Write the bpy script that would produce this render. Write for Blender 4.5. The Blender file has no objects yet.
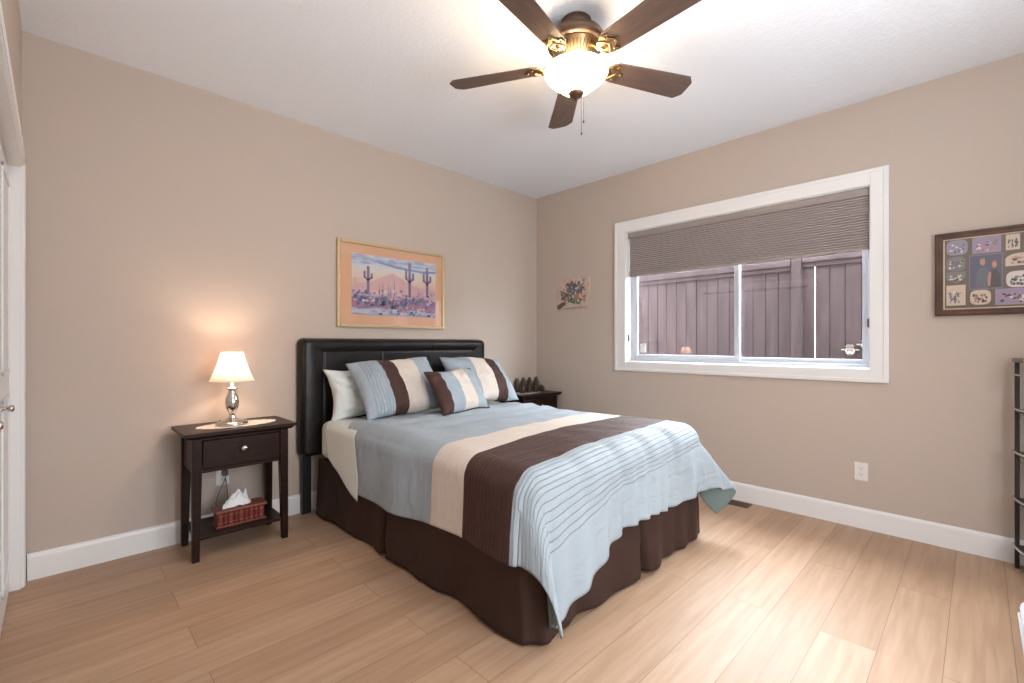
import bpy, bmesh, math, random
from mathutils import Vector, Matrix, noise
PI = math.pi
S = bpy.context.scene
COL = S.collection
random.seed(7)

# ------------------------------------------------------------------ camera
F_PX, CX, HY = 461.5, 512.0, 343.5
cam_d = bpy.data.cameras.new('camera')
cam = bpy.data.objects.new('camera', cam_d); COL.objects.link(cam)
cam_d.sensor_width = 36.0
cam_d.lens = F_PX / 1024 * 36.0
cam_d.shift_y = (HY - 341.5) / 1024
cam_d.clip_start = 0.02
cam.location = (-3.682, -3.345, 1.184)
cam.rotation_euler = (PI / 2, 0, math.radians(45.3) - PI / 2)
S.camera = cam

# ------------------------------------------------------------------ view + world (bright overcast sky)
S.view_settings.view_transform = 'Standard'
S.view_settings.look = 'None'
S.view_settings.gamma = 1.0
S.view_settings.use_curve_mapping = False
S.view_settings.exposure = 0.56
W = bpy.data.worlds.new('sky'); S.world = W; W.use_nodes = True
bg = W.node_tree.nodes['Background']
bg.inputs[0].default_value = (0.90, 0.95, 1.0, 1)
bg.inputs[1].default_value = 25.0

def lamp(name, typ, loc, energy, color, rot=(0, 0, 0), **kw):
    l = bpy.data.lights.new(name, typ); l.energy = energy; l.color = color
    for k, v in kw.items(): setattr(l, k, v)
    o = bpy.data.objects.new(name, l); COL.objects.link(o); o.location = loc; o.rotation_euler = rot
    return o
# added area fill in the opening behind the camera, standing in for hall daylight
lamp('hall_fill', 'AREA', (-2.3, -4.75, 1.5), 70, (0.88, 0.94, 1.0), (PI / 2, 0, 0), shape='RECTANGLE', size=1.5, size_y=2.0)
lamp('bounce_fill', 'AREA', (-2.6, -3.75, 1.6), 28, (0.90, 0.95, 1.0), (PI, 0, 0), shape='RECTANGLE', size=1.6, size_y=0.8)  # added upward fill near the camera, standing in for bounced light
FANX, FANY = -1.892, -1.977
SC = 1.0156

# ------------------------------------------------------------------ helpers
class MB:
    def __init__(s): s.v = []; s.f = []; s.mi = []; s.sm = []; s.uv = None
    def add(s, vs, fs, m=0, smooth=False):
        b = len(s.v); s.v += [tuple(p) for p in vs]
        for f in fs: s.f.append([i + b for i in f]); s.mi.append(m); s.sm.append(smooth)
        return s
    def box(s, x0, x1, y0, y1, z0, z1, m=0, M=None):
        vs = [Vector(p) for p in ((x0,y0,z0),(x1,y0,z0),(x1,y1,z0),(x0,y1,z0),(x0,y0,z1),(x1,y0,z1),(x1,y1,z1),(x0,y1,z1))]
        if M: vs = [M @ p for p in vs]
        return s.add(vs, [(0,3,2,1),(4,5,6,7),(0,1,5,4),(1,2,6,5),(2,3,7,6),(3,0,4,7)], m)
    def frustum(s, a, za, b, zb, m=0):
        vs = [(a[0],a[2],za),(a[1],a[2],za),(a[1],a[3],za),(a[0],a[3],za),(b[0],b[2],zb),(b[1],b[2],zb),(b[1],b[3],zb),(b[0],b[3],zb)]
        return s.add(vs, [(0,3,2,1),(4,5,6,7),(0,1,5,4),(1,2,6,5),(2,3,7,6),(3,0,4,7)], m)
    def lathe(s, prof, n=32, c=(0,0,0), m=0, smooth=True, M=None, fn=None):
        vs = []
        for r, z in prof:
            for k in range(n):
                a = 2 * PI * k / n; rr = r * (fn(a, z) if fn else 1)
                p = Vector((rr * math.cos(a), rr * math.sin(a), z))
                if M: p = M @ p
                vs.append(p + Vector(c))
        fs = []
        for i in range(len(prof) - 1):
            for k in range(n):
                a, b = i * n + k, i * n + (k + 1) % n
                fs.append((a, b, b + n, a + n))
        if prof[0][0] > 1e-5: fs.append(tuple(range(n))[::-1])
        if prof[-1][0] > 1e-5: fs.append(tuple((len(prof) - 1) * n + k for k in range(n)))
        return s.add(vs, fs, m, smooth)
    def tube(s, pts, r, n=8, m=0, closed=False, smooth=True):
        pts = [Vector(p) for p in pts]; N = len(pts); vs = []
        prev = None
        for i, p in enumerate(pts):
            if closed: t = pts[(i + 1) % N] - pts[i - 1]
            else: t = pts[min(i + 1, N - 1)] - pts[max(i - 1, 0)]
            t.normalize()
            if prev is None:
                u = t.orthogonal().normalized()
            else:
                u = (prev - t * prev.dot(t)).normalized()
            prev = u; w = t.cross(u)
            rr = r[i] if isinstance(r, (list, tuple)) else r
            for k in range(n):
                a = 2 * PI * k / n
                vs.append(p + (u * math.cos(a) + w * math.sin(a)) * rr)
        fs = []
        for i in range(N if closed else N - 1):
            j = (i + 1) % N
            for k in range(n):
                fs.append((i * n + k, i * n + (k + 1) % n, j * n + (k + 1) % n, j * n + k))
        if not closed:
            fs.append(tuple(range(n))[::-1]); fs.append(tuple((N - 1) * n + k for k in range(n)))
        return s.add(vs, fs, m, smooth)
    def prism(s, poly, M, d0, d1, m=0):
        """polygon (a,b) extruded along local z, placed by matrix M"""
        n = len(poly)
        vs = [M @ Vector((a, b, d0)) for a, b in poly] + [M @ Vector((a, b, d1)) for a, b in poly]
        fs = [tuple(range(n))[::-1], tuple(range(n, 2 * n))] + [(i, (i + 1) % n, (i + 1) % n + n, i + n) for i in range(n)]
        return s.add(vs, fs, m)
    def build(s, name, mats, parent=None, bevel=0, seg=2, solid=None, kind=None):
        me = bpy.data.meshes.new(name); me.from_pydata(s.v, [], s.f)
        for m in (mats if isinstance(mats, (list, tuple)) else [mats]): me.materials.append(m)
        me.polygons.foreach_set('material_index', s.mi)
        me.polygons.foreach_set('use_smooth', s.sm)
        if s.uv:
            l = me.uv_layers.new(name='UVMap')
            for lp in me.loops: l.data[lp.index].uv = s.uv[lp.vertex_index]
        bm = bmesh.new(); bm.from_mesh(me); bmesh.ops.recalc_face_normals(bm, faces=bm.faces); bm.to_mesh(me); bm.free()
        o = bpy.data.objects.new(name, me); COL.objects.link(o)
        if parent: o.parent = parent
        if solid:
            q = o.modifiers.new('solid', 'SOLIDIFY'); q.thickness = solid[0]; q.offset = solid[1]
            if len(solid) > 2: q.material_offset = solid[2]; q.material_offset_rim = 0
        if bevel:
            q = o.modifiers.new('bevel', 'BEVEL'); q.width = bevel; q.segments = seg; q.limit_method = 'ANGLE'
            q.harden_normals = False
        if kind: o['kind'] = kind
        return o

def tag(o, label, cat, group=None):
    o['label'] = label; o['category'] = cat
    if group: o['group'] = group
    return o
def thing(name, loc, label, cat, group=None, rz=0):
    o = bpy.data.objects.new(name, None); COL.objects.link(o); o.location = loc; o.rotation_euler = (0, 0, rz)
    o.empty_display_size = 0.05
    return tag(o, label, cat, group)
def dup(root, loc, label=None):
    r = root.copy(); COL.objects.link(r); r.location = loc
    if label: r['label'] = label
    for ch in list(root.children):
        c = ch.copy(); COL.objects.link(c); c.parent = r
        for g in ch.children:
            d = g.copy(); COL.objects.link(d); d.parent = c
    return r
def struct(name, mb, mats, **kw): return mb.build(name, mats, kind='structure', **kw)

# ------------------------------------------------------------------ materials
def srgb(r, g, b):
    f = lambda c: (c / 255 / 12.92) if c / 255 <= 0.04045 else ((c / 255 + 0.055) / 1.055) ** 2.4
    return (f(r), f(g), f(b), 1)
def mat(name, color, rough=0.5, metal=0.0, bump=None, spec=0.5, coat=0, sheen=0, var=None, emit=None):
    m = bpy.data.materials.new(name); m.use_nodes = True; nt = m.node_tree; b = nt.nodes['Principled BSDF']
    b.inputs['Base Color'].default_value = color; b.inputs['Roughness'].default_value = rough
    b.inputs['Metallic'].default_value = metal; b.inputs['Specular IOR Level'].default_value = spec
    b.inputs['Coat Weight'].default_value = coat; b.inputs['Sheen Weight'].default_value = sheen
    if emit: b.inputs['Emission Color'].default_value = emit[0]; b.inputs['Emission Strength'].default_value = emit[1]
    tc = nt.nodes.new('ShaderNodeTexCoord')
    if bump:
        n = nt.nodes.new('ShaderNodeTexNoise'); n.inputs['Scale'].default_value = bump[0]; n.inputs['Detail'].default_value = 4
        nt.links.new(tc.outputs['Object'], n.inputs['Vector'])
        bp = nt.nodes.new('ShaderNodeBump'); bp.inputs['Strength'].default_value = bump[1]; bp.inputs['Distance'].default_value = bump[2]
        nt.links.new(n.outputs['Fac'], bp.inputs['Height']); nt.links.new(bp.outputs['Normal'], b.inputs['Normal'])
    if var:
        n = nt.nodes.new('ShaderNodeTexNoise'); n.inputs['Scale'].default_value = var[0]; n.inputs['Detail'].default_value = 5
        mp = nt.nodes.new('ShaderNodeMapping'); mp.inputs['Scale'].default_value = var[3] if len(var) > 3 else (1, 1, 1)
        nt.links.new(tc.outputs['Object'], mp.inputs['Vector']); nt.links.new(mp.outputs['Vector'], n.inputs['Vector'])
        cr = nt.nodes.new('ShaderNodeValToRGB'); cr.color_ramp.elements[0].position = .3; cr.color_ramp.elements[1].position = .7
        cr.color_ramp.elements[0].color = var[1]; cr.color_ramp.elements[1].color = var[2]
        nt.links.new(n.outputs['Fac'], cr.inputs['Fac']); nt.links.new(cr.outputs['Color'], b.inputs['Base Color'])
    return m
M = {}
M['wall'] = mat('wall_paint', (0.505, 0.430, 0.370, 1), .75, bump=(260, .12, .002), spec=.3)
M['ceiling'] = mat('ceiling_paint', (0.82, 0.85, 0.90, 1), .9, bump=(55, .5, .006), spec=.2)
M['trim'] = mat('trim_paint', (0.80, 0.79, 0.78, 1), .35)
M['door'] = mat('door_paint', (0.78, 0.78, 0.79, 1), .35)
M['vinyl'] = mat('vinyl', (0.56, 0.60, 0.67, 1), .3)
M['dark_wood'] = mat('espresso_wood', (0.030, 0.012, 0.008, 1), .34, spec=.16, var=(6, (0.012, .0045, .0032, 1), (.026, .0085, .0055, 1), (1, 1, 12)))
M['leather'] = mat('dark_leather', (0.009, 0.007, 0.0065, 1), .36, bump=(180, .25, .001), spec=.3)
M['leather_seam'] = mat('leather_seam', (0.035, 0.03, 0.028, 1), .5)
M['black'] = mat('black_metal', (0.012, 0.012, 0.013, 1), .35)
M['skirt'] = mat('brown_fabric', (0.044, 0.022, 0.0175, 1), .6, bump=(700, .2, .001), spec=.2)
M['sage'] = mat('sage_sheet', (0.67, 0.71, 0.69, 1), .7, bump=(9, .35, .012), sheen=.2)
M['teal'] = mat('duvet_underside', (0.16, 0.22, 0.215, 1), .7, bump=(9, .3, .01))
M['mattress'] = mat('mattress_fabric', (0.62, 0.62, 0.58, 1), .8)
M['chrome'] = mat('polished_nickel', (0.62, 0.58, 0.54, 1), .18, 1.0)
M['silver'] = mat('bright_silver', (0.9, 0.9, 0.92, 1), .12, 1.0)
M['brass'] = mat('antique_brass', (0.36, 0.24, 0.12, 1), .32, 1.0)
M['bronze'] = mat('dark_bronze', (0.10, 0.06, 0.04, 1), .4, .7)
M['blade'] = mat('fan_blade_wood', (0.10, 0.06, 0.045, 1), .42, var=(5, (.085, .052, .04, 1), (.125, .08, .062, 1), (1, 9, 1)))
M['plastic_white'] = mat('white_plastic', (0.75, 0.73, 0.70, 1), .35)
M['slot'] = mat('dark_slot', (0.03, 0.03, 0.03, 1), .6)
M['doily'] = mat('cream_lace', (0.72, 0.67, 0.60, 1), .85, bump=(220, .8, .003))
M['box_wood'] = mat('cherry_wood', (0.17, 0.035, 0.016, 1), .4, var=(8, (.13, .026, .012, 1), (.21, .045, .02, 1), (1, 6, 1)))
M['spine'] = mat('oxblood_leather', (0.13, 0.018, 0.018, 1), .35)
M['spine2'] = mat('maroon_leather', (0.20, 0.035, 0.03, 1), .35)
M['gilt'] = mat('gilt', (0.5, 0.30, 0.12, 1), .4, .6)
M['tissue'] = mat('white_tissue', (0.78, 0.78, 0.80, 1), .8)
M['cord'] = mat('cord_grey', (0.12, 0.11, 0.10, 1), .4)
M['gold'] = mat('gold_frame', (0.56, 0.42, 0.25, 1), .4, .4)
M['mat_peach'] = mat('peach_mat', (0.68, 0.40, 0.25, 1), .8)
M['frame_wood'] = mat('walnut_frame', (0.075, 0.032, 0.018, 1), .35, var=(14, (.05, .02, .012, 1), (.11, .05, .028, 1), (1, 1, 1)))
M['mat_taupe'] = mat('taupe_mat', (0.13, 0.10, 0.075, 1), .8)
M['cone'] = mat('pinecone', (0.03, 0.018, 0.01, 1), .5, var=(60, (.012, .007, .004, 1), (.10, .06, .035, 1)))
M['register'] = mat('brown_register', (0.09, 0.04, 0.022, 1), .4)
M['fence'] = mat('fence_stain', (0.027, 0.020, 0.021, 1), .8, bump=(30, .4, .004), spec=.05, var=(3, (.0270, .0200, .0213, 1), (.0450, .0336, .0356, 1), (1, 6, .6)))
M['gravel'] = mat('gravel', (0.09, 0.085, 0.08, 1), .9, bump=(60, 1, .02))
M['soffit'] = mat('soffit', (0.3, 0.3, 0.3, 1), .7)
M['ornament'] = mat('white_clay', (0.15, 0.138, 0.12, 1), .6)
M['ornament_dark'] = mat('ornament_marks', (0.003, 0.002, 0.002, 1), .6)
M['ornament_hat'] = mat('ornament_hat', (0.040, 0.024, 0.021, 1), .7)
M['blind'] = mat('blind_fabric', (0.42, 0.36, 0.355, 1), .85)
M['blind_rail'] = mat('blind_rail', (0.30, 0.26, 0.245, 1), .4)
M['white_fabric'] = mat('white_fabric', (0.60, 0.62, 0.68, 1), .85, bump=(150, .4, .003))

def glass_mat(name, tint=1.0, ior=1.5):
    m = bpy.data.materials.new(name); m.use_nodes = True; nt = m.node_tree; nt.nodes.clear()
    o = nt.nodes.new('ShaderNodeOutputMaterial'); mx = nt.nodes.new('ShaderNodeMixShader')
    fr = nt.nodes.new('ShaderNodeFresnel')
    # the pane has two faces: give the exit face the inverse index so that it reflects like the entry face
    ge = nt.nodes.new('ShaderNodeNewGeometry'); mi = nt.nodes.new('ShaderNodeMix'); mi.data_type = 'FLOAT'
    mi.inputs[2].default_value = ior; mi.inputs[3].default_value = 1 / ior
    nt.links.new(ge.outputs['Backfacing'], mi.inputs[0]); nt.links.new(mi.outputs[0], fr.inputs[0])
    t = nt.nodes.new('ShaderNodeBsdfTransparent'); t.inputs[0].default_value = (tint, tint, tint, 1)
    g = nt.nodes.new('ShaderNodeBsdfGlossy'); g.inputs['Roughness'].default_value = 0.01
    nt.links.new(fr.outputs[0], mx.inputs[0]); nt.links.new(t.outputs[0], mx.inputs[1]); nt.links.new(g.outputs[0], mx.inputs[2])
    nt.links.new(mx.outputs[0], o.inputs[0]); return m
M['glass'] = glass_mat('window_glass', .97)
M['picture_glass'] = glass_mat('picture_glass', 1.0, 1.5)

def node_floor():
    m = bpy.data.materials.new('oak_planks'); m.use_nodes = True; nt = m.node_tree; b = nt.nodes['Principled BSDF']; N = nt.nodes.new; L = nt.links.new
    tc = N('ShaderNodeTexCoord')
    br = N('ShaderNodeTexBrick'); br.offset = .37; br.offset_frequency = 2; br.squash = 1
    br.inputs['Scale'].default_value = 1; br.inputs['Brick Width'].default_value = 1.85; br.inputs['Row Height'].default_value = .186
    br.inputs['Mortar Size'].default_value = .0012; br.inputs['Mortar Smooth'].default_value = .1
    br.inputs['Color1'].default_value = (0, 0, 0, 1); br.inputs['Color2'].default_value = (1, 1, 1, 1); br.inputs['Mortar'].default_value = (.5, .5, .5, 1)
    mp0 = N('ShaderNodeMapping'); mp0.inputs['Location'].default_value = (.753, .094, 0)
    L(tc.outputs['Object'], mp0.inputs[0]); L(mp0.outputs[0], br.inputs['Vector'])
    mp = N('ShaderNodeMapping'); mp.inputs['Scale'].default_value = (1.1, 16, 1); L(tc.outputs['Object'], mp.inputs[0])
    ad = N('ShaderNodeVectorMath'); ad.operation = 'MULTIPLY_ADD'
    L(br.outputs['Color'], ad.inputs[0]); ad.inputs[1].default_value = (7, 31, 5); L(mp.outputs[0], ad.inputs[2])
    n1 = N('ShaderNodeTexNoise'); n1.inputs['Scale'].default_value = 2.2; n1.inputs['Detail'].default_value = 6; n1.inputs['Distortion'].default_value = .6
    L(ad.outputs[0], n1.inputs['Vector'])
    cr = N('ShaderNodeValToRGB'); e = cr.color_ramp.elements
    e[0].position = .30; e[0].color = (0.40, 0.25, 0.155, 1); e[1].position = .72; e[1].color = (0.50, 0.345, 0.235, 1)
    L(n1.outputs['Fac'], cr.inputs[0])
    mix = N('ShaderNodeMix'); mix.data_type = 'RGBA'; mix.blend_type = 'MULTIPLY'; mix.inputs[0].default_value = 1
    tone = N('ShaderNodeValToRGB'); t = tone.color_ramp.elements; t[0].position = 0; t[0].color = (.86, .82, .78, 1); t[1].position = 1; t[1].color = (1.04, 1.04, 1.04, 1)
    L(br.outputs['Color'], tone.inputs[0]); L(cr.outputs[0], mix.inputs[6]); L(tone.outputs[0], mix.inputs[7])
    mm = N('ShaderNodeMix'); mm.data_type = 'RGBA'; mm.inputs[7].default_value = (.20, .115, .07, 1)
    L(br.outputs['Fac'], mm.inputs[0]); L(mix.outputs[2], mm.inputs[6]); L(mm.outputs[2], b.inputs['Base Color'])
    b.inputs['Roughness'].default_value = .42
    rr = N('ShaderNodeMapRange'); rr.inputs[3].default_value = .42; rr.inputs[4].default_value = .54; L(n1.outputs['Fac'], rr.inputs[0]); L(rr.outputs[0], b.inputs['Roughness'])
    bp = N('ShaderNodeBump'); bp.inputs['Strength'].default_value = .06; bp.inputs['Distance'].default_value = .002
    L(n1.outputs['Fac'], bp.inputs['Height']); L(bp.outputs[0], b.inputs['Normal'])
    return m
M['floor'] = node_floor()

BLUE = (0.345, 0.405, 0.455, 1); BLUE2 = (0.36, 0.42, 0.465, 1); CREAM = (0.70, 0.62, 0.55, 1); BROWN = (0.068, 0.032, 0.027, 1)
def stripes(name, stops, ribs, axis='Y', scale=1.0, rough=.6, total=3.0):
    """stops: [(pos, colour)], ribs: [(pos0, pos1, spacing)] along one UV axis, in metres"""
    m = bpy.data.materials.new(name); m.use_nodes = True; nt = m.node_tree; b = nt.nodes['Principled BSDF']; N = nt.nodes.new; L = nt.links.new
    uv = N('ShaderNodeUVMap'); sp = N('ShaderNodeSeparateXYZ'); L(uv.outputs[0], sp.inputs[0]); T = sp.outputs[axis]
    dv = N('ShaderNodeMath'); dv.operation = 'DIVIDE'; dv.inputs[1].default_value = total; L(T, dv.inputs[0])
    cr = N('ShaderNodeValToRGB'); cr.color_ramp.interpolation = 'CONSTANT'
    els = cr.color_ramp.elements
    for i, (p, c) in enumerate(stops):
        e = els[i] if i < 2 else els.new(p / total)
        e.position = p / total; e.color = c
    L(dv.outputs[0], cr.inputs[0])
    def math_(op, a, bb, c=None):
        q = N('ShaderNodeMath'); q.operation = op
        for i, v in enumerate((a, bb, c)):
            if v is None: continue
            if isinstance(v, (int, float)): q.inputs[i].default_value = v
            else: L(v, q.inputs[i])
        return q.outputs[0]
    h = None; mask_all = None
    for p0, p1, s_ in ribs:
        g = math_('PINGPONG', T, s_ / 2); g = math_('DIVIDE', g, s_ * .13); g = math_('MINIMUM', g, 1.0)
        mk = math_('MULTIPLY', math_('GREATER_THAN', T, p0), math_('LESS_THAN', T, p1))
        inv = math_('SUBTRACT', 1.0, g); val = math_('MULTIPLY', inv, mk)
        val = math_('MULTIPLY', val, s_ / .03)
        h = val if h is None else math_('ADD', h, val)
    n = N('ShaderNodeTexNoise'); n.inputs['Scale'].default_value = 10; n.inputs['Detail'].default_value = 4
    mpn = N('ShaderNodeMapping'); mpn.inputs['Scale'].default_value = (.5, 1.5, 1) if axis == 'Y' else (1, 1, 1)
    L(uv.outputs[0], mpn.inputs[0]); L(mpn.outputs[0], n.inputs['Vector'])
    n.inputs['Distortion'].default_value = .7
    hh = math_('MULTIPLY_ADD', h, -1.3, math_('MULTIPLY', n.outputs['Fac'], 3.0)) if h else n.outputs['Fac']
    bp = N('ShaderNodeBump'); bp.inputs['Strength'].default_value = .75; bp.inputs['Distance'].default_value = .006 if axis == 'Y' else .010
    L(hh, bp.inputs['Height']); L(bp.outputs[0], b.inputs['Normal'])
    # rib grooves darkened in the colour to stand for the shade between ribs
    if h:
        mx = N('ShaderNodeMix'); mx.data_type = 'RGBA'; mx.blend_type = 'MULTIPLY'
        L(math_('MULTIPLY', math_('MINIMUM', h, 1.0), .26 if axis == 'Y' else .6), mx.inputs[0]); L(cr.outputs[0], mx.inputs[6]); mx.inputs[7].default_value = (.55, .5, .5, 1)
        L(mx.outputs[2], b.inputs['Base Color'])
    else: L(cr.outputs[0], b.inputs['Base Color'])
    b.inputs['Roughness'].default_value = rough; b.inputs['Sheen Weight'].default_value = .03; b.inputs['Specular IOR Level'].default_value = .2
    return m

# ------------------------------------------------------------------ room shell
H = 2.74; FY = -4.35
XL = -3.80
struct('floor', MB().box(XL - .75, .02, FY - 1.0, .02, -.08, 0), M['floor'])
struct('ceiling', MB().box(XL - .75, .15, FY - 1.0, .15, H, H + .1), M['ceiling'])
struct('wall_back', MB().box(XL - .75, .15, 0, .15, 0, H), M['wall'])
# window wall with its opening
WY0, WY1, WZ0, WZ1 = -2.867, -1.094, 1.016, 2.194
b = MB(); b.box(0, .15, FY - 1, WY0, 0, H); b.box(0, .15, WY1, 0, 0, H); b.box(0, .15, WY0, WY1, 0, WZ0); b.box(0, .15, WY0, WY1, WZ1, H)
struct('wall_right', b, M['wall'])
# closet wall
CY1, CY0, CZ = -.085, -1.62, 2.045
b = MB(); b.box(XL - .12, XL, CY1, 0, 0, H); b.box(XL - .12, XL, CY0, CY1, CZ, H); b.box(XL - .12, XL, FY, CY0, 0, H)
struct('wall_left', b, M['wall'])
# wall behind the camera with an opening added to let the fill light in
b = MB(); b.box(XL - .12, -3.0, FY - .12, FY, 0, H); b.box(-1.5, 0, FY - .12, FY, 0, H); b.box(-3.0, -1.5, FY - .12, FY, 2.1, H)
struct('wall_front', b, M['wall'])
struct('wall_hall', MB().box(XL - .75, .15, FY - 1.1, FY - 1.0, 0, H), M['wall'])
struct('wall_closet', MB().box(XL - .80, XL - .75, FY - 1, .15, 0, H), M['wall'])

def baseboard(name, p0, p1, nrm):
    p0 = Vector(p0); p1 = Vector(p1); n = Vector(nrm)
    prof = [(0, 0), (.016, 0), (.016, .112), (.013, .124), (.006, .131), (0, .131)]
    vs = []
    for p in (p0, p1):
        for d, z in prof: vs.append(p + n * d + Vector((0, 0, z)))
    k = len(prof)
    fs = [tuple(range(k)), tuple(range(k, 2 * k))[::-1]] + [(i, (i + 1) % k, (i + 1) % k + k, i + k) for i in range(k)]
    return struct(name, MB().add(vs, fs), M['trim'])
baseboard('baseboard_back', (XL + .018, 0, 0), (0, 0, 0), (0, -1, 0))
baseboard('baseboard_right', (0, -.016, 0), (0, FY, 0), (-1, 0, 0))
baseboard('baseboard_left', (XL, CY0 - .08, 0), (XL, FY, 0), (1, 0, 0))

# closet casing
def casing_prof(w):  # (across, out)
    return [(0, 0), (0, .011), (.010, .015), (w - .018, .018), (w - .006, .016), (w, .010), (w, 0)]
b = MB()
for (y0, y1) in ((CY1 + .068, CY1), (CY0 - .068, CY0)):
    b.box(XL, XL + .011, min(y0, y1), max(y0, y1), 0, CZ + .078)
    b.box(XL + .011, XL + .014, min(y0, y1) + .014, max(y0, y1) - .014, 0, CZ + .078 - .014)
b.box(XL, XL + .011, CY0, CY1, CZ, CZ + .078); b.box(XL + .011, XL + .014, CY0 - .054, CY1 + .054, CZ + .014, CZ + .064)
struct('trim_1', b, M['trim'], bevel=.002)
b = MB(); b.box(XL - .12, XL, CY1 - .012, CY1, 0, CZ); b.box(XL - .12, XL, CY0, CY0 + .012, 0, CZ); b.box(XL - .12, XL, CY0 + .012, CY1 - .012, CZ - .012, CZ)
struct('trim_2', b, M['trim'])
b = MB(); b.box(XL - .10, XL - .055, CY0 + .014, CY1 - .014, CZ - .040, CZ - .012)  # dark box put in for the shade of the gap above the doors
struct('track_gap_shade', b, M['slot'])

def closet_door(n, y0, y1, ky):
    xf = XL - .038
    b = MB(); b.box(xf - .03, xf, y0, y1, .012, CZ - .052)
    st = .075; zs = [(.14, .95), (1.05, CZ - .12)]
    for z0, z1 in zs:   # raised panel moulding
        for (a0, a1, c0, c1) in ((y0 + st, y0 + st + .018, z0, z1), (y1 - st - .018, y1 - st, z0, z1), (y0 + st, y1 - st, z0, z0 + .018), (y0 + st, y1 - st, z1 - .018, z1)):
            b.box(xf, xf + .006, a0, a1, c0, c1)
        b.box(xf, xf + .004, y0 + st + .05, y1 - st - .05, z0 + .05, z1 - .05)
    d = struct('door_%d' % n, b, M['door'], bevel=.003)
    R = Matrix.Rotation(PI / 2, 4, 'Y')
    kb = MB().lathe([(.013, 0), (.013, .003), (.006, .006), (.005, .016), (.010, .019), (.014, .025), (.0145, .030), (.011, .036), (0, .038)], 24, (xf, ky, .918), M=R)
    k = kb.build('knob', M['chrome'], d)
closet_door(1, -.63, CY1 - .016, -.56)
closet_door(2, -1.19, -.636, -1.12)
closet_door(3, CY0 + .016, -1.196, -1.26)

# ------------------------------------------------------------------ window
def frame_rect(b, x0, x1, y0, y1, z0, z1, w, m=0):
    b.box(x0, x1, y0, y0 + w, z0, z1, m); b.box(x0, x1, y1 - w, y1, z0, z1, m)
    b.box(x0, x1, y0 + w, y1 - w, z0, z0 + w, m); b.box(x0, x1, y0 + w, y1 - w, z1 - w, z1, m)
b = MB()   # casing on the wall
OY0, OY1, OZ0, OZ1 = -2.956, -.984, .936, 2.290
b.box(-.018, 0, OY0, WY0 + .004, OZ0, OZ1); b.box(-.018, 0, WY1 - .004, OY1, OZ0, OZ1)
b.box(-.018, 0, WY0 + .004, WY1 - .004, OZ0, WZ0 + .004); b.box(-.018, 0, WY0 + .004, WY1 - .004, WZ1 - .004, OZ1)
frame_rect(b, -.023, -.018, OY0 + .004, OY1 - .004, OZ0 + .004, OZ1 - .004, .022)
win_trim = struct('trim_4', b, M['trim'], bevel=.002)
b = MB()   # jamb liner (drywall return wrapped in white board)
T_ = .010
b.box(0, .075, WY0, WY0 + T_, WZ0, WZ1); b.box(0, .075, WY1 - T_, WY1, WZ0, WZ1); b.box(0, .075, WY0 + T_, WY1 - T_, WZ0, WZ0 + T_); b.box(0, .075, WY0 + T_, WY1 - T_, WZ1 - T_, WZ1)
struct('trim_5', b, M['trim'])
# vinyl slider
b = MB(); frame_rect(b, .075, .145, WY0, WY1, WZ0, WZ1, .030)
win = struct('window_1', b, M['vinyl'], bevel=.003)
YM = -2.03
b = MB(); frame_rect(b, .080, .105, YM - .018, WY1 - .029, WZ0 + .028, WZ1 - .04, .042)   # left, sliding sash
b.box(.072, .080, YM - .016, YM + .004, WZ0 + .10, WZ1 - .1)
b.build('sash', M['vinyl'], win, bevel=.003)
b = MB(); frame_rect(b, .112, .137, WY0 + .028, YM + .03, WZ0 + .028, WZ1 - .04, .034)
b.build('sash', M['vinyl'], win, bevel=.003)
MB().box(.091, .095, YM + .02, WY1 - .068, WZ0 + .068, WZ1 - .08).build('pane', M['glass'], win)
MB().box(.123, .127, WY0 + .058, YM - .005, WZ0 + .063, WZ1 - .08).build('pane', M['glass'], win)
b = MB(); b.box(.084, .0905, -1.245, -1.190, WZ0 + .088, WZ0 + .165); b.box(.080, .084, -1.238, -1.197, WZ0 + .10, WZ0 + .15)
tag(b.build('window_sensor', M['plastic_white'], bevel=.003), 'small white alarm sensor stuck in the lower left corner of the window pane', 'sensor')
for (y, z, yy, lab) in ((WY1 - T_, 1.235, -1, 'small grey cord cleat on the left jamb of the window'), (WY0 + T_, 1.315, 1, 'small grey cord cleat on the right jamb of the window')):
    b = MB(); ya, yb = sorted((y, y + yy * .006)); yc, yd = sorted((y + yy * .006, y + yy * .014))
    b.box(.012, .024, ya, yb, z - .035, z + .035); b.box(.013, .023, yc, yd, z - .026, z + .026)
    tag(b.build('cord_cleat', M['cord'], bevel=.002), lab, 'cleat')

# cellular shade
BZ = 1.790
sh = thing('cellular_shade', (.035, (WY0 + WY1) / 2, WZ1 - T_), 'taupe pleated cellular blind pulled halfway down the window', 'blind')
off = -Vector(sh.location)
def rel(b, o): b.v = [tuple(Vector(p) - Vector(o.location)) for p in b.v]; return b
y0, y1 = WY0 + T_ + .006, WY1 - T_ - .018
b = MB().box(.012, .060, WY0 + T_ + .003, WY1 - T_ - .003, WZ1 - T_ - .052, WZ1 - T_); b.box(.009, .012, WY0 + T_ + .003, WY1 - T_ - .003, WZ1 - T_ - .046, WZ1 - T_ - .038)
rel(b, sh).build('head_rail', M['blind_rail'], sh, bevel=.003)
b = MB(); zt = WZ1 - T_ - .052; n = 19; dz = (zt - BZ - .018) / n
NP = 8; vs = []
def cell(x_in, x_out):
    o = []
    for i in range(n * NP + 1):
        f = (i % NP) / NP; x = x_in + (x_out - x_in) * math.sin(PI * f) ** .55 if i % NP else x_in
        for y in (y0, y1): o.append((x, y, zt - i * dz / NP))
    return o
vs = cell(.034, .014); vb = cell(.036, .052)
K = len(vs)
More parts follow.
